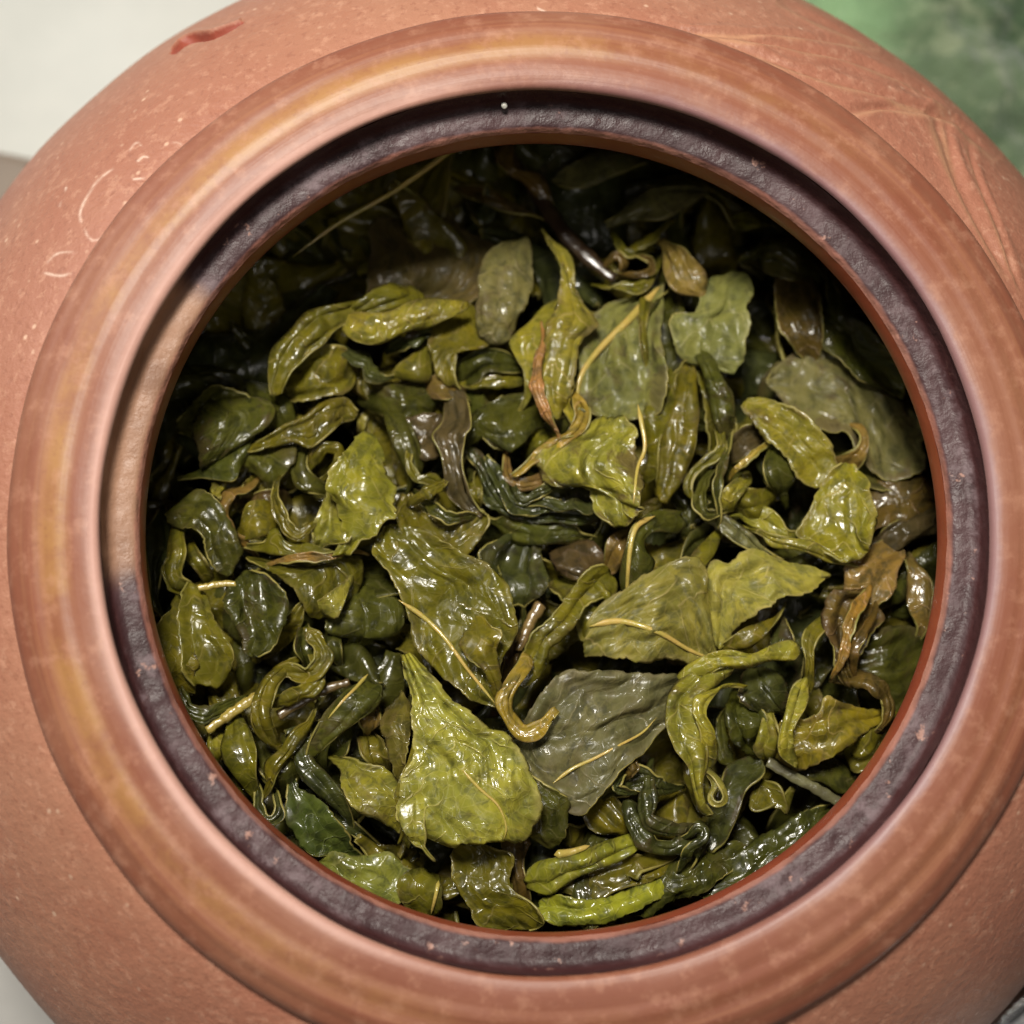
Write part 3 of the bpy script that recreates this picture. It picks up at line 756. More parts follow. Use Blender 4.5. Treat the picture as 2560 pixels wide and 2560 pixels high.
folds('olive leaf curled into a bowl round a dark glossy roll', [
 ('l', 'E', [(25, 640), (0, 760), (60, 900), (160, 1000), (300, 1062), (420, 1050), (520, 960), (605, 850), (600, 800)], [(80, 640), (130, 730), (200, 835), (280, 872), (380, 862), (450, 822), (490, 795), (560, 765), (595, 800)], dict(z=1.8, phi=55, col='ol', teeth=3, dip=.4)),
 ('s', 'E', [(170, 690), (250, 760), (350, 825), (460, 805)], [50, 75, 75, 40], dict(z=2.6, col='dk')),
 ('s', 'E', [(90, 690), (160, 640), (290, 575)], [40, 75, 50], dict(z=3.0, col='ol', phi=80)),
 ('s', 'E', [(70, 330), (65, 450), (120, 545), (230, 560), (295, 600)], [30, 45, 60, 60, 40], dict(z=2.0, col='ol', phi=70)),
 ('l', 'E', [(480, 560), (470, 640), (500, 720)], [(560, 540), (570, 640), (560, 730)], dict(z=1.0, phi=90, col='ol'))], name='curled_tea_leaf')
leaf('broad olive leaf with bright yellow midrib leaning on the pale shiny leaf', 'Z', [(722, 1000), (700, 1050), (758, 1150), (765, 1210), (800, 1260), (870, 1312), (935, 1338)], [(745, 988), (830, 1040), (900, 1092), (938, 1140), (943, 1200), (930, 1265), (945, 1332)],
     z=3.0, phi=40, col='ol', teeth=3, rib=[(752, 1132), (800, 1165), (840, 1205), (880, 1260), (938, 1332)], ribw=.30, wr=.3)
leaf('olive leaf tip folded back over the broad midribbed leaf', 'E', [(500, 1560), (450, 1650), (470, 1750), (560, 1850), (640, 1960)], [(610, 1555), (682, 1600), (645, 1720), (655, 1830), (690, 1960)], z=3.9, phi=60, col='ol')
leaf('long rolled olive leaf with crinkled open mouth running to a yellow hooked stem', 'E', [(1370, 1110), (1270, 1180), (1180, 1330), (1100, 1430), (1000, 1540), (920, 1600), (900, 1680), (860, 1760), (800, 1850), (740, 1960)], [(1510, 1240), (1420, 1310), (1330, 1370), (1260, 1425), (1180, 1520), (1080, 1630), (1015, 1700), (980, 1800), (930, 1900), (890, 1980)], z=2.2, phi=62, col='ol', wr=.34, teeth=3)
strip('yellow hooked leaf stalk curling over the grey leaf', 'H', [(560, -40), (450, 170), (405, 270), (430, 370), (530, 470), (640, 450), (755, 325)], [110, 105, 85, 85, 95, 85, 66], z=2.6, phi=50, col='ye', zpts=[0, .6, .6, .4, .7, 1.0], wr=.2, name='leaf_stalk', cup=False)
stem('short orange-brown stem poking out beside the long rolled leaf', 'E', [(975, 1410), (900, 1530), (860, 1630), (820, 1730)], [90, 80, 70, 50], z=1.0, col='tn')
leaf('small purple-brown leaf scrap under the orange-brown stem', 'E', [(800, 1620), (730, 1700), (720, 1790), (680, 1900)], [(860, 1640), (830, 1720), (790, 1820), (740, 1930)], z=.5, phi=50, col='bn')
leaf('bright yellow-green crinkled leaf with purple-brown bruises and ragged margin', 'E', [(1400, 120), (1310, 230), (1200, 290), (1110, 420), (1170, 570), (1300, 615), (1400, 655), (1425, 780), (1490, 875)], [(1600, 110), (1685, 200), (1705, 350), (1725, 500), (1765, 560), (1722, 650), (1695, 720), (1735, 750), (1580, 878)], z=3.6, phi=26, col=(.235, .22, .04), brown=.8, wr=.5, teeth=6, rib=[(1640, 30), (1665, 150), (1690, 330), (1640, 470), (1620, 640), (1610, 720)], ribw=.3, nzamp=.7, ruf=.6)
strip('yellow twisted leaf strip pointing into the hollow beside the bruised leaf', 'E', [(1180, -60), (1260, 80), (1190, 220), (1030, 335), (920, 410), (795, 515)], [60, 90, 80, 75, 60, 40], z=2.8, phi=70, col='ye', wr=.3)
strip('small tan leaf bent into an L beside the yellow twisted strip', 'E', [(730, 365), (733, 480), (770, 555), (900, 562), (1020, 515), (1115, 430)], [22, 50, 60, 80, 110, 60], z=1.8, phi=70, col='tn', brown=.5)
leaf('dull brownish leaf behind the L-shaped tan leaf', 'E', [(880, 330), (940, 200), (1060, 200)], [(940, 430), (1060, 400), (1130, 300)], z=.8, phi=60, col='ol')
leaf('dark olive leaf with yellow rib bent sharply over an edge', 'E', [(1960, 750), (1800, 765), (1680, 830), (1600, 910), (1565, 1050), (1550, 1200), (1535, 1372)], [(1960, 905), (1790, 905), (1695, 960), (1690, 1030), (1722, 1120), (1712, 1250), (1690, 1370)], z=2.8, phi=58, col='dk', rib=[(1760, 800), (1650, 855), (1605, 940), (1580, 1100), (1562, 1370)], ribw=.36, zpts=[.0, .5, .6, 0, -1])
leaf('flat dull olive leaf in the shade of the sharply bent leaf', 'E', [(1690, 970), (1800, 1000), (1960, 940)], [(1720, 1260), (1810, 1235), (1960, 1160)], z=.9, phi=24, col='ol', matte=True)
leaf('large matt olive leaf with curving yellow midrib and torn right side', 'Z', [(1105, 1178), (1160, 1140), (1240, 1090), (1300, 1070), (1322, 1100), (1332, 1160), (1352, 1238)], [(1100, 1250), (1150, 1258), (1200, 1264), (1260, 1268), (1300, 1265), (1330, 1252), (1352, 1244)], z=2.6, phi=30, col=(.17, .16, .042), matte=True, wide=.98, rib=[(1112, 1182), (1170, 1172), (1240, 1192), (1300, 1226), (1345, 1244)], ribw=.4, teeth=4, tilt=-.5)
leaf('pale yellow-green triangular leaf torn along one edge, a dark gap beside it', 'F', [(250, 1700), (215, 1560), (200, 1450), (215, 1330), (230, 1160), (370, 1155), (500, 1075), (600, 1100), (720, 1130), (880, 1160), (1035, 1205)], [(280, 1715), (330, 1680), (420, 1620), (500, 1560), (600, 1500), (700, 1450), (790, 1400), (870, 1360), (960, 1290), (1000, 1250), (1037, 1215)], z=2.6, phi=24, col=(.26, .24, .06), matte=True, teeth=4, wr=.28, wide=.94)
leaf('narrow olive leaf strip standing upright between triangle leaf and torn leaf', 'F', [(210, 940), (120, 1060), (60, 1180), (60, 1330), (90, 1500)], [(275, 960), (240, 1080), (180, 1160), (130, 1300), (200, 1480)], z=2.0, phi=45, col='ol')

# --- right of the middle
folds('dark wet tightly crumpled leaf ball with pale looping edges', [
 ('s', 'F', [(275, 210), (285, 330), (160, 430), (75, 540), (60, 640), (120, 690)], [40, 60, 55, 50, 40, 30], dict(z=2.4, col='ol', phi=60)),
 ('l', 'F', [(350, 270), (450, 190), (560, 175), (640, 220)], [(390, 430), (520, 340), (600, 310), (660, 300)], dict(z=1.8, phi=50, col='pu')),
 ('l', 'F', [(640, 290), (600, 450), (620, 580), (690, 645)], [(690, 290), (745, 420), (775, 530), (740, 625)], dict(z=2.6, phi=90, col='dk', wr=.1)),
 ('l', 'F', [(285, 765), (300, 650), (380, 560)], [(380, 710), (435, 640), (480, 570)], dict(z=2.9, phi=75, col='br')),
 ('l', 'F', [(390, 690), (450, 630), (620, 615)], [(415, 785), (540, 795), (640, 700)], dict(z=2.2, phi=60, col='ol')),
 ('s', 'F', [(180, 540), (140, 690), (190, 790), (290, 775)], [40, 75, 70, 30], dict(z=2.8, col='dk')),
 ('s', 'F', [(330, 330), (280, 480), (260, 640), (270, 760)], [30, 50, 50, 25], dict(z=3.0, col='dk')),
 ('l', 'F', [(130, 500), (240, 420), (380, 450)], [(150, 620), (300, 600), (420, 560)], dict(z=.9, phi=40, col='dk'))])
strip('short bright yellow leaf rib showing inside the crumpled ball', 'F', [(375, 480), (480, 395), (590, 315)], [30, 45, 25], z=3.2, phi=70, col='ye', name='leaf_shred')
leaf('long lit yellow-olive leaf with a brown scorched edge over a dark hole', 'F', [(415, 55), (480, 125), (560, 200), (650, 290), (750, 400), (850, 500), (935, 610)], [(470, -30), (640, 35), (800, 75), (900, 180), (970, 260), (1030, 360), (1062, 480), (1010, 590)], z=3.4, phi=65, col='br', brown=.55, wr=.4)
leaf('boat-shaped olive leaf standing open with wet glint in its hollow', 'F', [(1120, 430), (1000, 580), (920, 700), (850, 830), (830, 920), (900, 970), (1000, 1040), (1130, 1122)], [(1200, 455), (1265, 560), (1270, 660), (1312, 780), (1332, 880), (1292, 980), (1230, 1080), (1150, 1124)], z=3.2, phi=-38, col=(.20, .19, .026), wr=.15, dip=.3, tilt=.6)
leaf('thin yellow rim of a leaf sweeping under the boat-shaped leaf', 'F', [(540, 890), (640, 925), (800, 955), (950, 1005), (1060, 1075), (1140, 1112)], [(565, 930), (650, 1000), (800, 1025), (930, 1065), (1050, 1112), (1120, 1126)], z=3.0, phi=60, col='br', brown=.3)
leaf('grey-olive leaf strip with dark wet crease running to a thin point', 'F', [(150, 755), (260, 775), (380, 830), (480, 915), (560, 1015), (700, 1098)], [(125, 825), (240, 865), (340, 935), (440, 1015), (560, 1085), (690, 1118)], z=2.3, phi=50, col='gy', wr=.3)
leaf('wavy yellow-edged leaf scrap wedged below the crumpled ball', 'F', [(400, 780), (480, 755), (600, 735), (690, 800), (735, 885), (830, 895)], [(410, 800), (500, 865), (600, 900), (720, 935), (790, 940), (832, 925)], z=2.4, phi=40, col='br')
leaf('large smooth grey-olive leaf underside tucked against the red throat', 'Z', [(1448, 712), (1490, 680), (1535, 655), (1600, 672), (1670, 715), (1745, 790)], [(1458, 742), (1510, 780), (1560, 806), (1600, 815), (1650, 880), (1750, 905)], z=1.6, phi=35, col='gy', matte=True, wr=.15)
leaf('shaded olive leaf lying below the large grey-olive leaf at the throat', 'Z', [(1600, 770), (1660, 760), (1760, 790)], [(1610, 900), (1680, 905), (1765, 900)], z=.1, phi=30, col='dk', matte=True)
leaf('thin pale tan curl arching over a black hole', 'F', [(1190, 160), (1255, 180), (1295, 260), (1302, 380), (1270, 472)], [(1190, 195), (1220, 215), (1245, 260), (1222, 330), (1108, 412)], z=2.6, phi=50, col='tn')
leaf('brown-olive crumpled leaf pressed flat against the throat wall', 'F', [(1270, 640), (1450, 570), (1600, 562), (1760, 600)], [(1340, 890), (1500, 850), (1650, 800), (1790, 770)], z=1.2, phi=45, col='bn', wr=.4)
leaf('purplish brown shiny leaf under the brown-olive crumpled leaf', 'F', [(1360, 955), (1450, 850), (1600, 780), (1790, 720)], [(1380, 1035), (1500, 1005), (1650, 925), (1790, 900)], z=1.5, phi=62, col='pu', wr=.4)
folds('tan and brown twisted leaf, broad above and stringy and wet below', [
 ('l', 'F', [(1400, 1015), (1225, 1145), (1200, 1260), (1170, 1410)], [(1540, 1005), (1572, 1090), (1515, 1200), (1510, 1300), (1400, 1430)], dict(z=2.0, phi=45, col=(.22, .14, .05))),
 ('l', 'F', [(1160, 1290), (1060, 1320), (1010, 1430), (995, 1550), (1055, 1700), (1080, 1850), (1150, 1990)], [(1400, 1420), (1320, 1540), (1245, 1640), (1205, 1750), (1180, 1820), (1230, 1990)], dict(z=2.4, phi=60, col='bn', wr=.5, wf=4)),
 ('s', 'F', [(1240, 1400), (1180, 1530), (1140, 1680), (1100, 1820)], [60, 70, 60, 40], dict(z=3.2, col=(.24, .15, .04))),
 ('s', 'F', [(1330, 1500), (1260, 1620), (1200, 1740), (1190, 1850)], [30, 60, 60, 40], dict(z=2.9, col='bn'))], name='twisted_tea_leaf')
leaf('green leaf strip with a crisp pale yellow margin beside the brown twisted leaf', 'F', [(1005, 1475), (880, 1570), (850, 1680), (872, 1800), (850, 1960)], [(1015, 1560), (950, 1650), (925, 1780), (915, 1960)], z=2.6, phi=50, col='ol', tilt=1.2)
leaf('yellowish leaf scrap squeezed against the throat near a black gap', 'F', [(1560, 1120), (1600, 1280), (1600, 1400), (1640, 1570)], [(1640, 1140), (1760, 1250), (1750, 1400), (1710, 1570)], z=1.0, phi=45, col='tn')
leaf('olive leaf narrowing into a thick yellow-green stalk lying across others', 'F', [(-40, 1900), (150, 1790), (350, 1735), (500, 1755), (640, 1708), (770, 1678), (845, 1700)], [(100, 1960), (260, 1855), (420, 1832), (520, 1812), (660, 1790), (760, 1790), (852, 1790)], z=3.5, phi=70, col=(.23, .22, .035))
leaf('small olive scrap with pale edge under the triangular leaf', 'F', [(300, 1670), (420, 1590), (540, 1530), (655, 1495)], [(330, 1725), (460, 1700), (560, 1620), (655, 1530)], z=2.6, phi=40, col='ol')
leaf('tiny dark glossy roll behind the stalk of the narrowing leaf', 'F', [(630, 1590), (640, 1680), (700, 1750)], [(720, 1510), (775, 1640), (795, 1725)], z=1.6, phi=90, col='bl')

# --- lower middle
folds('largest pale yellow-green leaf, blistered and shiny, folded along its left side', [
 ('l', 'Z', [(757, 1235), (772, 1300), (782, 1370), (768, 1440), (752, 1500), (752, 1550), (785, 1600)], [(775, 1235), (832, 1310), (900, 1368), (954, 1410), (977, 1470), (997, 1530), (1028, 1584)], dict(z=4.3, phi=34, col=(.232, .238, .048), wr=.55, nzamp=.9, rib=[(872, 1452), (905, 1488), (940, 1520), (955, 1560), (950, 1585)], ribw=.2, brown=.25)),
 ('l', 'G', [(1185, 710), (1200, 830), (1290, 950), (1420, 1020), (1535, 1095)], [(1300, 670), (1400, 700), (1500, 780), (1545, 830), (1560, 1050)], dict(z=3.2, phi=50, col=(.20, .195, .036), wr=.3)),
 ('l', 'G', [(1640, 860), (1558, 960), (1568, 1080), (1640, 1185), (1690, 1212)], [(1705, 820), (1710, 950), (1690, 1050), (1705, 1130), (1705, 1205)], dict(z=4.6, phi=70, col=(.205, .2, .04))),
 ('l', 'G', [(1640, 560), (1560, 760), (1540, 920), (1560, 1060)], [(1700, 600), (1680, 760), (1640, 880), (1620, 1000)], dict(z=3.4, phi=60, col='ol'))], name='folded_tea_leaf')
leaf('grey matt leaf underside with a pale diagonal midrib and fold', 'H', [(470, 500), (600, 300), (720, 120), (830, 42), (960, 60), (1100, 48), (1300, 78), (1550, 90)], [(480, 545), (600, 690), (700, 810), (830, 878), (940, 842), (1080, 730), (1250, 560), (1490, 380)], z=2.6, phi=28, col=(.105, .10, .056), matte=True, rib=[(720, 800), (850, 702), (1000, 632), (1150, 552), (1300, 470), (1395, 370)], ribw=.22, teeth=4, wr=.4)
leaf('smooth dark green pointed leaf with saw-toothed pale margin', 'H', [(405, 590), (470, 720), (560, 850), (610, 1000), (650, 1120), (740, 1207)], [(500, 640), (650, 760), (900, 890), (922, 960), (900, 1050), (850, 1130), (760, 1204)], z=2.4, phi=22, col='dk', teeth=5, wr=.12, nzamp=.2)
folds('long yellow-olive leaf folded lengthwise, its tip rolled in a scroll', [
 ('l', 'H', [(1770, 10), (1600, 100), (1500, 220), (1478, 380), (1530, 530), (1600, 680), (1640, 850), (1680, 960), (1735, 1015)], [(1940, 30), (1800, 150), (1700, 220), (1660, 350), (1690, 480), (1720, 580), (1700, 700), (1690, 800), (1700, 900), (1752, 990)], dict(z=3.6, phi=55, col=(.22, .205, .032), wr=.35)),
 ('l', 'H', [(1760, 190), (1640, 240), (1630, 350), (1690, 470), (1690, 600)], [(1830, 160), (1720, 260), (1700, 350), (1760, 460), (1775, 560)], dict(z=4.2, phi=70, col='br')),
 ('s', 'H', [(1700, 680), (1790, 770), (1835, 890), (1780, 930), (1735, 885), (1765, 810), (1725, 740)], [30, 34, 30, 30, 28, 26, 20], dict(z=3.4, phi=40, col=(.26, .23, .06))),
 ('l', 'H', [(1600, 620), (1580, 760), (1640, 900)], [(1700, 640), (1720, 760), (1780, 880)], dict(z=1.8, phi=40, col='ol'))], name='folded_tea_leaf')
folds('blue-green ruffled leaf gathered in loops round a black hole', [
 ('s', 'H', [(1085, 850), (1200, 800), (1300, 770), (1440, 830)], [90, 140, 120, 80], dict(z=1.8, phi=70, col='bl')),
 ('s', 'H', [(1200, 900), (1230, 1010), (1290, 1120), (1370, 1205), (1480, 1225), (1580, 1180), (1660, 1110)], [60, 90, 90, 90, 85, 80, 50], dict(z=1.8, phi=80, col='bl')),
 ('s', 'H', [(1340, 780), (1345, 900), (1340, 1010), (1400, 1060), (1520, 1090), (1600, 1080)], [70, 95, 80, 90, 80, 40], dict(z=2.1, phi=90, col='bl')),
 ('s', 'H', [(1600, 1130), (1660, 1080), (1705, 1110), (1680, 1165), (1620, 1200), (1570, 1270)], [30, 40, 45, 45, 50, 40], dict(z=2.6, col='bl')),
 ('s', 'H', [(1200, 700), (1160, 760), (1130, 830), (1220, 860)], [30, 45, 45, 30], dict(z=2.6, col='bl')),
 ('s', 'H', [(1220, 640), (1250, 700), (1210, 760)], [50, 55, 30], dict(z=2.6, col='bn'))])
leaf('olive rolled leaf with brown sheen left of the ruffled loops', 'H', [(935, 890), (955, 1000), (1020, 1100), (1130, 1115)], [(1080, 870), (1150, 950), (1220, 1020), (1232, 1095)], z=1.2, phi=85, flat=.6, col='ol', brown=.3)
leaf('lit olive strip with a cream streak at the pot\'s near side', 'H', [(540, 1380), (600, 1320), (760, 1268), (950, 1225), (1100, 1150), (1310, 1100)], [(560, 1492), (700, 1462), (850, 1390), (1000, 1340), (1150, 1262), (1330, 1190)], z=1.7, phi=58, col=(.19, .2, .03), rib=[(735, 1255), (850, 1235), (965, 1195)], ribw=.5)
leaf('olive wavy strip stacked under the cream-streaked strip', 'H', [(620, 1488), (800, 1438), (950, 1368), (1100, 1310), (1250, 1268), (1400, 1280), (1540, 1310)], [(640, 1515), (800, 1502), (950, 1545), (1100, 1522), (1250, 1462), (1400, 1402), (1540, 1332)], z=1.2, phi=48, col='ol', wr=.35)
leaf('bright olive square-ended leaf resting by the throat with wrinkled shine', 'H', [(620, 1530), (760, 1545), (900, 1580), (1050, 1560), (1200, 1520), (1350, 1440), (1460, 1370)], [(650, 1700), (800, 1735), (950, 1705), (1100, 1685), (1250, 1635), (1400, 1540), (1490, 1450)], z=1.4, phi=38, col=(.21, .225, .033), wr=.4, teeth=3)
leaf('dark smooth leaf sloping beside the square-ended leaf into shade', 'H', [(1250, 1560), (1400, 1420), (1550, 1330), (1700, 1280), (1960, 1170)], [(1250, 1690), (1450, 1620), (1650, 1530), (1800, 1440), (1960, 1330)], z=.9, phi=35, col='dk')
leaf('olive green oval leaf with pale margin hanging down the near side', 'H', [(15, 1190), (20, 1280), (70, 1420), (130, 1560), (190, 1690), (270, 1745)], [(380, 1185), (412, 1300), (372, 1420), (400, 1500), (520, 1600), (640, 1735)], z=1.8, phi=36, col='ol', tilt=.4, teeth=2)
leaf('brownish olive leaf scrap behind the pale-margined oval leaf', 'H', [(390, 1190), (420, 1300), (450, 1420), (470, 1545)], [(570, 1180), (545, 1300), (560, 1450), (570, 1550)], z=.5, phi=50, col='bn')
leaf('small olive triangle peeking beside the oval leaf tip', 'H', [(380, 1440), (430, 1500), (520, 1600), (600, 1720)], [(470, 1440), (480, 1540), (580, 1590), (660, 1720)], z=1.3, phi=45, col='ol')

# --- lower right
leaf('dark bluish leaf sweeping down beside the scroll-tipped leaf', 'I', [(340, 420), (262, 520), (200, 700), (150, 830), (150, 950)], [(490, 440), (445, 550), (375, 610), (340, 720), (255, 900), (190, 960)], z=1.4, phi=45, col='bl')
leaf('dark glossy roll with one broad white glint', 'I', [(355, -10), (380, 100), (470, 175), (560, 185)], [(560, -10), (595, 60), (605, 120), (582, 172)], z=1.7, phi=80, flat=.7, col='bl')
leaf('dark rolled leaf below the glinting roll, glossy crease across', 'I', [(300, 90), (262, 190), (290, 320), (350, 380)], [(400, 130), (455, 210), (460, 260), (420, 340)], z=1.5, phi=75, flat=.7, col='dk', wr=.4)
strip('dark looped leaf rim around the lower glossy roll', 'I', [(225, 230), (230, 350), (265, 440), (310, 480)], [30, 60, 70, 30], z=1.0, col='dk')
leaf('small yellow upright leaf tip between glossy rolls', 'I', [(490, 140), (455, 260), (430, 380)], [(520, 180), (545, 300), (545, 400)], z=1.9, phi=60, col='br')
leaf('bright yellow folded leaf margin dropping to a wet point', 'I', [(680, -20), (620, 120), (580, 260), (572, 400), (640, 492)], [(745, -20), (695, 150), (645, 280), (640, 400), (672, 482)], z=2.8, phi=55, col=(.30, .27, .045))
leaf('glossy yellow-brown leaf with scalloped upper edge', 'I', [(640, 200), (700, 225), (800, 190), (840, 108), (930, 150), (1040, 172)], [(650, 488), (720, 465), (800, 440), (900, 390), (990, 300), (1110, 230)], z=2.3, phi=40, col=(.21, .175, .025), brown=.45, wr=.4)
strip('brown curled leaf hooking down along the throat', 'I', [(950, 10), (1060, 20), (1140, 90), (1160, 170), (1140, 240)], [60, 90, 80, 60, 40], z=2.2, phi=80, col='bn')
leaf('dull olive leaf curl against the throat below the brown hook', 'I', [(1000, 300), (1040, 252), (1150, 240)], [(945, 425), (985, 475), (1060, 455), (1135, 350)], z=1.0, phi=70, col='ol')
stem('straight flat grey-green stem lying under the yellow-brown leaf', 'I', [(490, 460), (640, 545), (780, 620), (900, 690)], [55, 60, 62, 62], z=1.1, col='gy', flat=.35)
leaf('dark smooth leaf plate behind the straight grey stem', 'I', [(600, 470), (760, 445), (900, 500), (1000, 560)], [(620, 540), (760, 600), (880, 650), (940, 640)], z=.4, phi=28, col='dk')
leaf('olive-brown folded leaf flap with a wavy pale lip', 'I', [(420, 585), (408, 680), (440, 722), (530, 702), (610, 610)], [(470, 560), (560, 600), (600, 700), (590, 760), (630, 640)], z=1.2, phi=40, col='ol')
leaf('long dark green leaf lying along the throat on the near right', 'I', [(20, 1080), (150, 1020), (300, 960), (450, 870), (600, 780), (850, 690)], [(60, 1235), (200, 1200), (350, 1130), (500, 1020), (680, 890), (860, 730)], z=1.0, phi=42, col='dk', wr=.3)
leaf('blackish folded leaf in the shade above the long dark green leaf', 'I', [(30, 850), (110, 820), (160, 900), (90, 1000)], [(20, 940), (60, 960), (100, 1000), (60, 1060)], z=1.6, phi=60, col='bl')

# --- left
folds('dark olive leaf folded along a bright yellow rib beside the dark inner wall', [
 ('l', 'D', [(530, 30), (498, 200), (520, 340), (548, 492)], [(800, -20), (1005, 80), (870, 250), (690, 400)], dict(z=2.0, phi=35, col='dk', rib=[(1008, 112), (900, 240), (760, 350), (640, 420), (552, 485)], ribw=.42)),
 ('l', 'D', [(1010, 125), (880, 260), (720, 385), (552, 490)], [(1005, 150), (890, 340), (835, 460), (790, 575), (560, 535)], dict(z=1.6, phi=45, col='dk'))], name='folded_tea_leaf')
leaf('long glossy olive leaf with wavy yellow lower edge', 'D', [(860, 320), (1000, 262), (1130, 190), (1260, 130), (1380, 50), (1550, 5), (1645, 80)], [(870, 355), (1050, 325), (1200, 285), (1320, 305), (1450, 205), (1530, 150), (1630, 130)], z=2.3, phi=55, col='ol')
leaf('jagged torn leaf end with three wet points', 'D', [(855, 350), (900, 440), (960, 500), (1045, 595)], [(1200, 330), (1185, 420), (1130, 500), (1052, 592)], z=1.4, phi=38, col='dk', teeth=9)
leaf('bright olive upright leaf with saw-toothed margin and rounded tip', 'D', [(1680, 215), (1580, 340), (1500, 470), (1462, 600), (1490, 680), (1540, 760), (1560, 900), (1530, 1000), (1470, 1072)], [(1765, 255), (1792, 350), (1802, 460), (1845, 560), (1885, 600), (1850, 690), (1880, 790), (1800, 850), (1740, 940), (1650, 972), (1590, 1062)], z=3.4, phi=32, col=(.235, .225, .035), teeth=7, wr=.3)
folds('dark olive roll bent round a small hole behind the saw-toothed leaf', [
 ('l', 'D', [(1200, 380), (1198, 500), (1260, 600), (1380, 645)], [(1300, 330), (1300, 450), (1400, 560), (1450, 600)], dict(z=1.4, phi=90, flat=.7, col='dk')),
 ('s', 'D', [(1330, 430), (1400, 330), (1510, 340), (1500, 440), (1440, 510)], [60, 70, 60, 60, 40], dict(z=1.9, col='ol'))], name='curled_tea_leaf')
folds('olive rosette of curled leaf pieces ringed by a tan stalk', [
 ('s', 'D', [(860, 620), (765, 660), (722, 790), (770, 920), (850, 970)], [40, 60, 65, 70, 50], dict(z=1.4, col='tn', phi=80)),
 ('l', 'D', [(840, 890), (900, 755), (1010, 715)], [(860, 985), (960, 970), (1075, 900)], dict(z=1.7, phi=45, col='ol')),
 ('s', 'D', [(1070, 655), (1105, 760), (1150, 880), (1230, 930), (1325, 860)], [50, 75, 75, 70, 25], dict(z=2.8, col='ol', phi=60)),
 ('l', 'D', [(1440, 640), (1380, 800), (1305, 880), (1340, 985)], [(1480, 690), (1545, 860), (1525, 950), (1400, 995)], dict(z=2.7, phi=55, col='br')),
 ('l', 'D', [(990, 985), (1060, 895), (1150, 990), (1300, 1005), (1470, 1040)], [(990, 1040), (1080, 1065), (1200, 1075), (1320, 1080), (1460, 1080)], dict(z=2.2, phi=45, col='ol')),
 ('s', 'D', [(1075, 1112), (1200, 1092), (1400, 1075), (1560, 1040)], [25, 55, 50, 30], dict(z=2.6, col='tn', phi=70)),
 ('l', 'D', [(870, 640), (1000, 600), (1120, 620)], [(850, 760), (980, 760), (1090, 800)], dict(z=.5, phi=40, col='bn'))], name='curled_tea_leaf')
leaf('dark hood-shaped leaf draped beside the red inner wall', 'D', [(298, 800), (400, 822), (520, 838), (600, 900), (622, 1000), (680, 1120), (742, 1222)], [(430, 690), (560, 610), (700, 690), (765, 850), (835, 1000), (852, 1060), (770, 1205)], z=2.0, phi=50, col='dk', wr=.2)
leaf('small dark glossy leaf half hidden by the pot\'s throat', 'D', [(190, 930), (188, 1100), (208, 1250), (220, 1375)], [(335, 865), (355, 1000), (285, 1150), (262, 1365)], z=1.0, phi=60, col='bl')
leaf('olive bent leaf under the dark hood-shaped leaf', 'D', [(355, 890), (330, 1100), (288, 1180), (340, 1315)], [(432, 865), (438, 1050), (405, 1200), (485, 1265)], z=1.4, phi=60, col='ol')
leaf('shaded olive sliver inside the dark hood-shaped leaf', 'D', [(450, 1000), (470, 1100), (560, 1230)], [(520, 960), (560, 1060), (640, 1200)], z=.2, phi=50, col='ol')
leaf('glossy olive leaf with a broad white glint beside a dark red gap', 'D', [(430, 1260), (420, 1420), (400, 1560), (420, 1700), (430, 1850), (470, 1980)], [(555, 1280), (592, 1440), (645, 1600), (692, 1700), (695, 1850), (665, 1980)], z=2.2, phi=60, col='ol')
stem('short yellow leaf stalk bridging the dark red gap', 'D', [(540, 1300), (640, 1278), (720, 1268), (800, 1268)], [50, 48, 46, 42], z=2.4, col='ye')
leaf('cupped olive leaf with curled pale lip against the throat', 'D', [(365, 1445), (300, 1560), (298, 1740), (350, 1910)], [(420, 1500), (505, 1700), (575, 1830), (540, 1880)], z=2.4, phi=-40, col='ol')
leaf('dark green creased leaf with wet folded ridge and toothed edge', 'D', [(820, 1215), (785, 1360), (830, 1500), (880, 1620), (890, 1740), (915, 1785)], [(950, 1145), (1085, 1220), (1165, 1340), (1175, 1450), (1135, 1600), (1065, 1720), (950, 1770)], z=2.2, phi=42, col='dk', teeth=4, wr=.42)
folds('olive leaf with one corner folded over showing a pale yellow flap', [
 ('l', 'D', [(850, 1090), (1000, 1180), (1150, 1300), (1200, 1400), (1260, 1500), (1320, 1535)], [(1000, 1095), (1200, 1125), (1450, 1125), (1575, 1115), (1588, 1250), (1500, 1490)], dict(z=1.6, phi=35, col='ol')),
 ('l', 'D', [(1560, 1260), (1480, 1310), (1310, 1415)], [(1590, 1290), (1520, 1440), (1485, 1500), (1380, 1450)], dict(z=2.5, phi=40, col=(.25, .235, .05)))], name='folded_tea_leaf')
leaf('rounded dark olive leaf bulging above a black hollow', 'D', [(1570, 1310), (1478, 1560), (1610, 1650)], [(1700, 1280), (1940, 1400), (1950, 1600), (1760, 1650)], z=1.0, phi=50, col='dk')
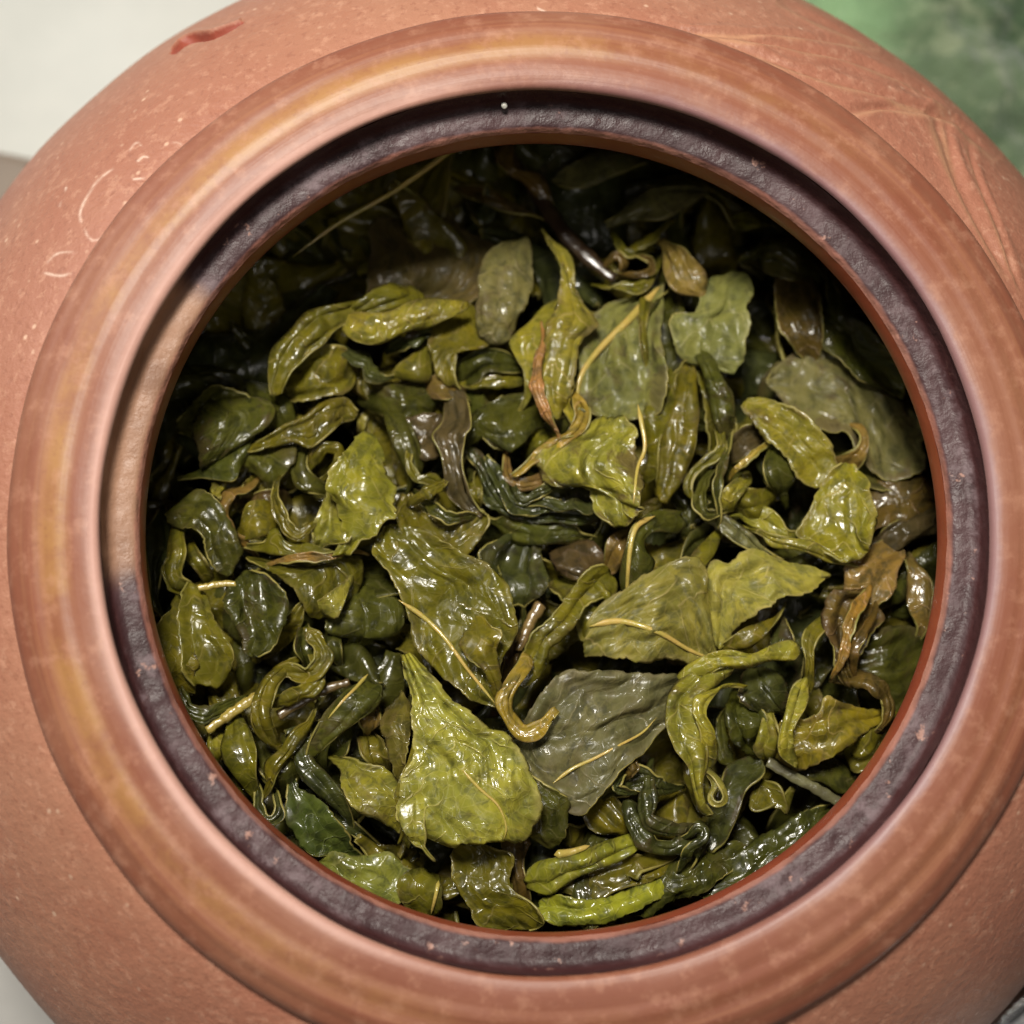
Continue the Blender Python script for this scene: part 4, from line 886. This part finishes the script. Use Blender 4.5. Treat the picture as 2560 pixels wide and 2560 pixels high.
folds('olive looped leaf curling round itself over the brown stems', [
 ('s', 'D', [(1290, 1575), (1375, 1690), (1390, 1800), (1290, 1890), (1160, 1860), (1050, 1920)], [60, 95, 95, 95, 90, 70], dict(z=2.4, col='ol')),
 ('l', 'D', [(1240, 1600), (1220, 1720), (1270, 1820)], [(1310, 1590), (1350, 1700), (1350, 1800)], dict(z=1.7, phi=60, col='dk')),
 ('l', 'G', [(780, 40), (680, 130), (620, 260), (620, 420), (680, 520), (742, 562)], [(860, 60), (760, 160), (735, 260), (742, 400), (765, 530)], dict(z=2.6, phi=80, flat=.7, col='ol')),
 ('s', 'G', [(1010, 40), (1005, 150), (890, 215), (750, 275)], [70, 80, 85, 60], dict(z=2.2, col='ol'))], name='curled_tea_leaf')
leaf('small dark rolled leaf in the hollow beside the looped leaf', 'D', [(1440, 1590), (1450, 1700), (1480, 1800)], [(1530, 1600), (1540, 1700), (1530, 1810)], z=.7, phi=85, col='dk')

# --- lower left
stem('yellow-olive stalk with brown end reaching to the throat', 'G', [(300, 450), (420, 370), (520, 300), (620, 235)], [65, 62, 70, 60], z=1.7, col='ye')
stem('reddish brown stalk crossing behind the looped leaf', 'G', [(760, 360), (900, 275), (1050, 195), (1220, 140)], [60, 66, 66, 50], z=1.4, col='bn')
leaf('dark rolled leaf with silvery highlight and thin yellow edge', 'G', [(1300, 120), (1150, 250), (1050, 380), (980, 480), (925, 610)], [(1450, 190), (1350, 300), (1235, 400), (1130, 480), (1045, 560), (1000, 650)], z=2.3, phi=85, flat=.7, col='dk', rib=[(1340, 90), (1260, 180), (1180, 260), (1080, 380)], ribw=.22)
leaf('narrow curled leaf with a pale wavy edge', 'G', [(955, 395), (850, 460), (770, 580), (690, 680), (688, 790)], [(970, 425), (885, 545), (810, 650), (745, 745), (720, 805)], z=1.9, phi=60, col='ol')
leaf('dark twisted leaf running down into a black hollow', 'G', [(895, 515), (880, 640), (930, 740), (1000, 820), (1090, 920), (1160, 975)], [(962, 495), (985, 640), (1085, 740), (1155, 850), (1215, 945)], z=1.8, phi=80, flat=.8, col='bl')
leaf('large dark green leaf with glinting lip along the throat', 'G', [(828, 840), (828, 1000), (880, 1145), (980, 1228), (1090, 1245)], [(880, 820), (1000, 930), (1110, 1050), (1190, 1130), (1220, 1205)], z=1.7, phi=55, col=(.06, .085, .024))
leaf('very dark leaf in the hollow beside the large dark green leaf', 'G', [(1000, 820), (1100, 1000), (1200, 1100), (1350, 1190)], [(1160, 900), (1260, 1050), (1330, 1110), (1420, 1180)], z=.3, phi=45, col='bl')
leaf('pale frosted-looking wrinkled leaf lying under the throat edge', 'G', [(1040, 1260), (1130, 1218), (1260, 1228), (1400, 1215), (1500, 1215), (1600, 1300), (1645, 1365)], [(1035, 1300), (1150, 1395), (1280, 1460), (1400, 1530), (1550, 1500), (1645, 1405)], z=1.5, phi=38, col=(.19, .205, .05), wr=.42, teeth=3)
leaf('small green leaf with straight yellow vein beside the frosted leaf', 'G', [(1665, 1325), (1590, 1420), (1578, 1520), (1610, 1620)], [(1780, 1375), (1812, 1480), (1805, 1600), (1765, 1670)], z=1.5, phi=36, col='ol', rib=[(1795, 1420), (1775, 1520), (1745, 1640)], ribw=.26)
leaf('olive square leaf scrap with bright wet top at the throat', 'G', [(430, 420), (400, 560), (430, 680), (530, 812)], [(525, 395), (585, 500), (605, 640), (612, 792)], z=1.7, phi=50, col='ol')
strip('small dark green looped leaf end with shiny ridges', 'G', [(630, 850), (635, 960), (695, 1035), (762, 985), (745, 850)], [40, 60, 60, 50, 35], z=1.4, col='bl')
leaf('tiny yellowish scrap squeezed by the throat near the stalk end', 'G', [(320, 460), (310, 560), (345, 650)], [(400, 460), (405, 560), (400, 650)], z=.9, phi=50, col='br')
strip('dark curl below the cupped leaf, its end upturned', 'G', [(120, 150), (165, 300), (260, 360), (380, 315), (440, 285)], [60, 85, 85, 80, 50], z=1.7, col='dk')
leaf('small tan blunt nub of a stem in the hollow', 'G', [(1300, 295), (1268, 400), (1308, 455)], [(1392, 305), (1395, 400), (1352, 455)], z=1.3, phi=100, flat=.9, col='tn')
leaf('brown-edged leaf strip with toothed side and white glint at its tip', 'G', [(1425, 420), (1470, 520), (1500, 620), (1510, 735)], [(1600, 290), (1605, 450), (1585, 600), (1552, 735)], z=2.4, phi=45, col=(.13, .11, .028), brown=.4, teeth=4)
leaf('small dark rolled leaf beside the silvery rolled leaf', 'G', [(1090, 560), (1120, 500), (1200, 450)], [(1110, 650), (1190, 600), (1230, 480)], z=1.2, phi=80, col='dk')
leaf('olive leaf scrap at the foot of the brown-edged strip', 'G', [(1270, 500), (1280, 600), (1340, 680)], [(1420, 520), (1450, 620), (1480, 700)], z=1.0, phi=50, col='ol')
leaf('dark crinkled leaf between pale-edged curl and square scrap', 'G', [(620, 640), (660, 740), (700, 830)], [(700, 560), (800, 680), (840, 820)], z=.8, phi=60, col='dk')
leaf('dark wet leaf bits gathered under the narrow curled leaf', 'G', [(780, 560), (740, 700), (760, 830)], [(890, 560), (890, 680), (860, 820)], z=1.0, phi=60, col='dk', wr=.4)

# --- upper part, going into the shade of the rim
leaf('smooth tubular olive leaf arching out of the shadow', 'A', [(1700, 1230), (1560, 1270), (1350, 1330), (1180, 1450), (1080, 1580), (1040, 1750), (1018, 1885)], [(1720, 1300), (1560, 1400), (1410, 1500), (1255, 1640), (1170, 1750), (1130, 1850), (1140, 1890)], z=3.2, phi=75, flat=.7, col='ol', wr=.15)
folds('big shaded brown-olive leaf with its lit lower edge rolled over', [
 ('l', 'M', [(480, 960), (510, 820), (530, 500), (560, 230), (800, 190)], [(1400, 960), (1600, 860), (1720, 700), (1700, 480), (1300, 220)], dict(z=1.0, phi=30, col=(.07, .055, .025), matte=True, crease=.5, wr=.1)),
 ('l', 'M', [(160, 1190), (350, 1100), (640, 1090), (900, 1010), (1150, 965), (1425, 960)], [(170, 1240), (300, 1330), (520, 1350), (800, 1270), (1080, 1180), (1400, 1070)], dict(z=3.6, phi=62, col=(.26, .24, .04), wr=.2)),
 ('l', 'M', [(200, 1130), (380, 1010), (520, 880)], [(400, 1150), (700, 1080), (1000, 980)], dict(z=3.0, phi=50, col='ol'))], name='folded_tea_leaf')
leaf('grey-olive upright leaf blade next to the big shaded leaf', 'B', [(690, 840), (640, 980), (590, 1200), (575, 1500)], [(925, 815), (935, 1000), (905, 1200), (820, 1400), (755, 1535), (660, 1555)], z=2.8, phi=40, col='gy', matte=True)
leaf('olive leaf hanging from the shade with a yellow-green lower lobe', 'M', [(1080, 1180), (1050, 1380), (1100, 1480), (1130, 1640), (1200, 1780), (1310, 1790)], [(1600, 1180), (1590, 1400), (1330, 1440), (1300, 1560), (1290, 1680), (1330, 1790)], z=2.2, phi=38, col='ol')
leaf('ribbed olive roll under the smooth tubular leaf', 'A', [(1180, 1700), (1330, 1635), (1520, 1600), (1600, 1640)], [(1180, 1905), (1400, 1890), (1560, 1830), (1645, 1750)], z=1.8, phi=75, flat=.6, col='ol', wr=.35, wf=5)
strip('dark crinkled shiny strip below the lit rolled edge', 'M', [(200, 1440), (340, 1560), (430, 1570), (470, 1660), (560, 1720), (650, 1720)], [70, 110, 110, 110, 120, 50], z=2.0, phi=80, col='bl', wr=.35)
strip('small blackish lump of rolled leaf under the lit rolled edge', 'M', [(740, 1400), (880, 1340), (1020, 1270), (1140, 1260)], [90, 130, 130, 80], z=2.2, col='bl', wr=.3)
leaf('olive leaf corner with a thin bright lip beside the hanging leaf', 'M', [(680, 1700), (780, 1560), (930, 1420), (1080, 1370)], [(720, 1720), (900, 1720), (1050, 1680), (1060, 1500)], z=1.7, phi=40, col='ol')
leaf('ribbed dark roll stacked in thin layers behind the twisted pink-edged leaf', 'B', [(410, 1660), (560, 1590), (720, 1600), (830, 1660)], [(520, 1790), (600, 1730), (720, 1720), (830, 1720)], z=1.6, phi=60, col='dk', wr=.4, wf=5)
strip('thin yellow-olive strip under the ribbed dark roll', 'B', [(480, 1830), (620, 1820), (760, 1810), (850, 1800)], [50, 65, 65, 40], z=1.2, col='ol')
folds('twisted olive leaf with pink-brown edge and long upright tip', [
 ('l', 'B', [(960, 730), (1050, 880), (1100, 980), (1110, 1150), (1105, 1300), (1035, 1410), (975, 1600), (940, 1780), (955, 1932), (1030, 2060)], [(1060, 850), (1165, 930), (1190, 1060), (1200, 1160), (1280, 1300), (1322, 1420), (1230, 1540), (1200, 1700), (1140, 1932), (1090, 2080)], dict(z=3.4, phi=52, col=(.21, .19, .035), wr=.3, brown=.3)),
 ('s', 'B', [(985, 1560), (955, 1720), (955, 1880), (1010, 2000), (1065, 2110)], [30, 55, 75, 60, 25], dict(z=3.9, col=(.30, .17, .075), phi=80))], name='twisted_tea_leaf')
leaf('yellow-olive leaf with notched side leaning on the pink-edged leaf', 'B', [(930, 1345), (785, 1500), (800, 1640), (850, 1730), (860, 1900)], [(1055, 1300), (1025, 1420), (960, 1580), (905, 1760), (900, 1900)], z=2.5, phi=42, col='br', brown=.2)
strip('narrow bright yellow strip between pink-edged leaf and ribbed leaf', 'B', [(1205, 1550), (1160, 1720), (1145, 1940), (1170, 2030)], [40, 75, 75, 40], z=3.0, phi=70, col=(.33, .29, .03))
leaf('broad grey-green leaf with a thick straight yellow midrib', 'Z', [(1195, 555), (1130, 580), (1092, 630), (1083, 700), (1090, 770), (1140, 795)], [(1245, 540), (1230, 600), (1230, 700), (1218, 775), (1160, 798)], z=2.4, phi=30, col=(.155, .165, .06), matte=True, rib=[(1245, 540), (1190, 600), (1130, 660), (1095, 712), (1088, 765)], ribw=.55, wr=.18)
leaf('thin upright leaf edge catching a white glint beside the straight midrib leaf', 'N', [(345, 1420), (340, 1600), (360, 1800), (390, 1980)], [(430, 1410), (405, 1600), (415, 1800), (430, 1980)], z=2.9, phi=70, col='ol')
stem('thick dark brown stem slanting through the shade under the rim', 'B', [(720, 180), (880, 420), (1000, 600), (1150, 800), (1300, 950), (1480, 1100)], [70, 100, 120, 125, 115, 70], z=2.2, col='tw', flat=.45)
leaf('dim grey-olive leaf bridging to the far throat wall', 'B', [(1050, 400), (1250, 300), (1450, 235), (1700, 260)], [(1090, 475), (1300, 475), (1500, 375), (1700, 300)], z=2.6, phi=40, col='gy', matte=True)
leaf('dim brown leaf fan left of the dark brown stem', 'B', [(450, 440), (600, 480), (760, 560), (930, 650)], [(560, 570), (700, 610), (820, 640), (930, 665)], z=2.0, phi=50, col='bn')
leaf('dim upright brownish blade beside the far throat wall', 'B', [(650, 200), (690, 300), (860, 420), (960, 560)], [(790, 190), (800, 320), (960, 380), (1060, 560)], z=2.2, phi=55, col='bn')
leaf('dusky olive leaf with split tip pointing over a black hole', 'N', [(40, 735), (200, 640), (400, 500), (560, 440), (760, 430), (950, 450)], [(60, 780), (280, 730), (500, 710), (650, 670), (800, 590), (950, 470)], z=3.0, phi=35, col='gy', matte=True)
leaf('dim wide leaf lying under the far right throat', 'N', [(520, 400), (680, 330), (860, 350), (1060, 450), (1300, 600)], [(700, 430), (900, 450), (1060, 540), (1160, 720), (1260, 750)], z=2.0, phi=35, col='ol', matte=True)
leaf('lit yellow-green scrap right under the far right throat', 'N', [(1180, 620), (1300, 620), (1500, 730)], [(1240, 760), (1380, 760), (1520, 750)], z=2.4, phi=45, col='br')
folds('dim stringy tangle of leaf shreds below the split-tip leaf', [
 ('s', 'N', [(130, 830), (200, 950), (280, 1000), (400, 960)], [40, 60, 60, 40], dict(z=2.4, col='ol')),
 ('s', 'N', [(560, 760), (450, 860), (330, 950), (250, 990)], [30, 60, 60, 40], dict(z=2.6, col='ol')),
 ('s', 'N', [(60, 1080), (140, 1020), (200, 1080), (180, 1180)], [40, 60, 60, 40], dict(z=2.4, col='bn')),
 ('s', 'N', [(340, 1020), (430, 1060), (440, 1140), (340, 1180), (230, 1190)], [30, 50, 50, 50, 30], dict(z=2.8, col='bn')),
 ('l', 'N', [(60, 1280), (200, 1320), (320, 1340), (440, 1260), (530, 1110)], [(90, 1300), (220, 1240), (320, 1240), (400, 1180), (490, 1100)], dict(z=2.6, phi=50, col='ol'))], name='shredded_tea_leaf')
leaf('pale brown curled leaf with rolled orange-brown margin', 'N', [(540, 930), (600, 1100), (660, 1240), (740, 1320), (880, 1370)], [(640, 905), (760, 940), (860, 1080), (930, 1200), (930, 1340)], z=3.2, phi=58, col=(.2, .15, .05))
leaf('broad grey-olive leaf with its lower lobe folded over squarely', 'N', [(1080, 1150), (1010, 1300), (960, 1480), (800, 1560), (780, 1720), (840, 1900), (940, 2030)], [(1380, 1160), (1400, 1350), (1360, 1500), (1390, 1640), (1350, 1780), (1340, 1940), (1330, 2060)], z=2.8, phi=34, col=(.165, .165, .062), matte=True)
leaf('dark glossy wet leaf with beaded highlights beside the throat', 'N', [(1335, 985), (1480, 860), (1600, 840), (1760, 930), (1860, 1080)], [(1380, 1030), (1480, 1130), (1600, 1200), (1740, 1210), (1850, 1180)], z=3.0, phi=52, col='dk')
leaf('brown tube-like leaf with a dark open end', 'N', [(1580, 1230), (1560, 1430), (1620, 1620), (1720, 1780)], [(1800, 1190), (1880, 1400), (1932, 1600), (1920, 1780)], z=2.4, phi=88, flat=.7, col='bn')
leaf('crinkled dark leaf beside the straight midrib leaf', 'N', [(600, 1330), (490, 1440), (430, 1640), (450, 1800), (520, 1950)], [(700, 1400), (740, 1560), (770, 1720), (760, 1840), (700, 1960)], z=2.2, phi=60, col='dk', wr=.4, brown=.3)
leaf('dark leaf with yellowish scalloped margin running down the throat side', 'C', [(1020, 1040), (1040, 1250), (1035, 1400), (1060, 1560), (1150, 1640), (1260, 1760), (1400, 1850)], [(1055, 1120), (1180, 1335), (1335, 1445), (1430, 1560), (1500, 1700), (1560, 1830), (1600, 1960)], z=2.4, phi=42, col='dk')
leaf('dark round-backed rolled leaf pointing down to the crumpled ball', 'C', [(95, 1600), (180, 1750), (225, 1932), (250, 2080)], [(205, 1580), (290, 1750), (370, 1900), (360, 2080)], z=2.7, phi=85, flat=.8, col='dk')
leaf('olive upright rolled leaf beside the bruised yellow-green leaf', 'Z', [(1285, 690), (1275, 760), (1255, 850), (1235, 940)], [(1320, 690), (1318, 780), (1310, 850), (1265, 955)], z=2.4, phi=80, flat=.7, col='ol')
leaf('olive blade rising behind the bruised yellow-green leaf', 'Z', [(1235, 735), (1220, 790), (1225, 860)], [(1285, 720), (1275, 790), (1250, 880)], z=2.0, phi=55, col='ol')
leaf('olive leaf end showing between dark round-backed roll and lit leaf', 'Z', [(1320, 700), (1340, 780), (1345, 850)], [(1370, 740), (1385, 800), (1375, 850)], z=1.6, phi=70, col='ol')
leaf('dark olive wrinkled leaf under the twisted pink-edged leaf', 'Z', [(890, 720), (930, 760), (1000, 770)], [(880, 790), (950, 830), (1010, 820)], z=.8, phi=45, col='dk', wr=.4)
leaf('dark olive leaf in the gap beside the pink-brown purple leaf', 'Z', [(720, 720), (760, 735), (805, 720)], [(700, 770), (760, 790), (815, 770)], z=.9, phi=55, col='dk')
leaf('crinkled dark strand dropping beside the saw-toothed leaf', 'Z', [(730, 780), (750, 840), (770, 900)], [(770, 780), (790, 840), (795, 880)], z=1.4, phi=70, col='dk', wr=.3)
leaf('dark olive curled leaf at the upper edge of the folded rib leaf', 'Z', [(365, 760), (400, 730), (450, 740), (500, 775)], [(380, 820), (420, 800), (460, 800), (495, 810)], z=1.2, phi=60, col='dk', wr=.4)
leaf('small olive roll standing beside the folded rib leaf', 'Z', [(470, 740), (490, 790), (520, 820)], [(520, 735), (545, 775), (555, 810)], z=1.1, phi=75, col='dk')
leaf('small brownish leaf in the cleft under the saw-toothed dark leaf', 'Z', [(1045, 1040), (1070, 1085), (1110, 1100)], [(1110, 1030), (1140, 1060), (1150, 1095)], z=.8, phi=60, col='pu')
leaf('olive sliver standing in the cleft behind the sharply bent leaf', 'Z', [(1140, 1060), (1150, 1020), (1185, 1000)], [(1160, 1075), (1180, 1050), (1190, 1010)], z=1.4, phi=60, col='tn')
leaf('shaded olive leaf under the broad torn midrib leaf', 'Z', [(1040, 1110), (1080, 1150), (1100, 1200)], [(1120, 1100), (1150, 1130), (1160, 1160)], z=1.2, phi=60, col='ol')
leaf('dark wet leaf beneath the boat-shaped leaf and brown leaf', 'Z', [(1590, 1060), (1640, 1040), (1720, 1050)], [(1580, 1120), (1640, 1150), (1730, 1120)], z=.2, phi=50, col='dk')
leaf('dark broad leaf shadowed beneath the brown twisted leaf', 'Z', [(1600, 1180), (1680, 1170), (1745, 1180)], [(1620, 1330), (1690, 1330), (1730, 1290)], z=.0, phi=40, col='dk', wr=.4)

# ------------------------------------------------------------------ half-buried leaves filling the pot below
rnd = random.Random(11)
protos = []
def filler_mesh(k):
    r = random.Random(k * 13 + 3)
    Ls = r.uniform(15, 25); W = r.uniform(1.7, 4.2); n, m = 34, 15
    s = np.linspace(0, 1, n)[:, None]; v = np.linspace(-1, 1, m)[None, :]
    w = W * np.sin(np.pi * np.clip(s, .03, .97)) ** .7
    ph = math.radians(r.choice([18, 28, 40, 55, 80])); pc = min(ph, math.pi / 2)
    bend = r.uniform(-1.3, 1.3); lift = r.uniform(-.5, .8); tw = r.uniform(-2.4, 2.4)
    a = (s - .5) * bend * 2
    cx = (s - .5) * Ls * np.cos(a * .5); cy = (s - .5) * Ls * np.sin(a * .5) * 1.3
    x = w * np.sin(v * ph) / math.sin(pc); z = w * (np.cos(v * ph) - (math.cos(ph) if ph < 1.57 else 0)) * .8 - lift * 3 * (2 * s - 1) ** 2
    z = z + .3 * np.sin(v * 4 + s * 7 + k) + .3 * np.abs(v) ** 3 * np.sin(s * 14 + k)
    um = s * Ls + 0 * v; vm = v * w
    z = z - 1.0 * np.abs(nz(um * .2, vm * .55, um * 0 + k * 3.3)) + .9 * nz(um * .25, vm * .3, um * 0 + k * 5.1)
    x = x + .5 * nz(um * .5, vm * .2, um * 0 + k * 8.1)
    t = tw * (s - .5)
    x2 = x * np.cos(t) - z * np.sin(t); z2 = x * np.sin(t) + z * np.cos(t)
    P = np.stack([cx + x2 * np.sin(a) * -1 + 0 * v, cy + x2 * np.cos(a), z2 + 0 * s], -1)
    i = np.arange(n * m).reshape(n, m)
    q = np.stack([i[:-1, :-1], i[1:, :-1], i[1:, 1:], i[:-1, 1:]], -1).reshape(-1, 4)
    me = bpy.data.meshes.new('tea_leaf'); me.from_pydata([tuple(p) for p in (P.reshape(-1, 3) * MM)], [], q.tolist())
    me.materials.append(M_LEAF); me.materials.append(M_EDGE)
    me.polygons.foreach_set('use_smooth', [True] * len(me.polygons))
    uv = me.uv_layers.new(name='leaf'); li = np.zeros(len(me.loops), dtype=np.int32); me.loops.foreach_get('vertex_index', li)
    U = np.stack([np.broadcast_to(s * Ls, (n, m)), v * w], -1).reshape(-1, 2)
    uv.data.foreach_set('uv', np.ascontiguousarray(U[li].reshape(-1), dtype=np.float32))
    at = me.attributes.new('across', 'FLOAT', 'POINT'); at.data.foreach_set('value', np.ascontiguousarray(np.broadcast_to(np.abs(v), (n, m)).reshape(-1), dtype=np.float32))
    me.update()
    return me
for k in range(14): protos.append(filler_mesh(k))
cnt = 0
for tries in range(4000):
    if cnt >= 230: break
    px = np.array([rnd.uniform(230, 1810), rnd.uniform(215, 1790)])
    if math.hypot(px[0] - 1020, px[1] - 1010) > 790: continue
    dd = float(depth(px)); below = rnd.uniform(3.4, 9.5)
    P = on_height(px, LIP - dd - below)
    if math.hypot(P[0], P[1]) > np.interp(dd + below, [8, 12, 17, 25, 34, 46], [24, 31, 37, 42, 43, 40]): continue
    o = bpy.data.objects.new('tea_leaf', protos[cnt % 14]); COL.objects.link(o)
    o.location = tuple(P * MM); o.rotation_euler = (rnd.uniform(-.6, .6), rnd.uniform(-.6, .6), rnd.uniform(0, 6.28))
    sc_ = rnd.uniform(.8, 1.25); o.scale = (sc_, sc_, sc_)
    c = COLS[rnd.choice(['ol', 'dk', 'dk', 'ol', 'bl', 'ol'])]
    o.color = (c[0] * .84, c[1] * .8, c[2] * .6, 1 - rnd.choice([0, 0, .4]))
    sm = o.modifiers.new('thickness', 'SOLIDIFY'); sm.thickness = .00024; sm.offset = 0; sm.material_offset_rim = 1
    tag(o, 'shaded wet tea leaf half buried beneath the top leaves', 'tea leaf', 'half-buried leaves inside the pot')
    cnt += 1

# small folded scraps wedged between the traced leaves
cnt = 0
for tries in range(3000):
    if cnt >= 60: break
    px = np.array([rnd.uniform(290, 1750), rnd.uniform(420, 1740)])
    if math.hypot(px[0] - 1022, px[1] - 1015) > 715: continue
    P = on_height(px, LIP - float(depth(px)) - rnd.uniform(1.4, 3.6))
    o = bpy.data.objects.new('leaf_scrap', protos[(cnt * 5 + 2) % 14]); COL.objects.link(o)
    o.location = tuple(P * MM); o.rotation_euler = (rnd.uniform(-.9, .9), rnd.uniform(-.9, .9), rnd.uniform(0, 6.28))
    sc_ = rnd.uniform(.42, .7); o.scale = (sc_, sc_ * rnd.uniform(.6, 1.), sc_)
    c = COLS[rnd.choice(['ol', 'dk', 'dk', 'ol', 'br', 'bl'])]
    o.color = (c[0] * .84, c[1] * .8, c[2] * .6, 1 - rnd.choice([0, .3, .5]))
    sm = o.modifiers.new('thickness', 'SOLIDIFY'); sm.thickness = .0002; sm.offset = 0; sm.material_offset_rim = 1
    tag(o, 'small folded scrap of wet leaf wedged between larger leaves', 'leaf scrap', 'small scraps between the larger leaves')
    cnt += 1

# a pale grain stuck to the dark wall above the ledge
gr = on_height(np.array([(950., 192.)]), LIP - 2.6)[0]
th0 = math.atan2(gr[1], gr[0]); g0 = np.array([33.35 * math.cos(th0), 33.35 * math.sin(th0), LIP - 2.3])
bm = bmesh.new(); bmesh.ops.create_icosphere(bm, subdivisions=3, radius=.26 * MM)
for v_ in bm.verts: v_.co += v_.co * .25 * mnoise.noise(v_.co * 4000)
me = bpy.data.meshes.new('grain'); bm.to_mesh(me); bm.free()
me.polygons.foreach_set('use_smooth', [True] * len(me.polygons))
me.materials.append(mat_simple('pale grain', (.6, .58, .5), (.72, .70, .64), 3000, .35))
o = bpy.data.objects.new('grain', me); COL.objects.link(o); o.location = tuple(g0 * MM)
tag(o, 'tiny pale grain stuck on the dark wall above the ledge', 'grain')

# put every traced leaf's origin at its own middle
for o in list(COL.objects):
    if o.type == 'MESH' and o.parent is None and o.get('category') in ('tea leaf', 'twig') and o.location.length < 1e-9:
        co = np.zeros(len(o.data.vertices) * 3); o.data.vertices.foreach_get('co', co)
        c = Vector(co.reshape(-1, 3).mean(0))
        o.data.transform(Matrix.Translation(-c)); o.location = c
        for ch in o.children: ch.data.transform(Matrix.Translation(-c))
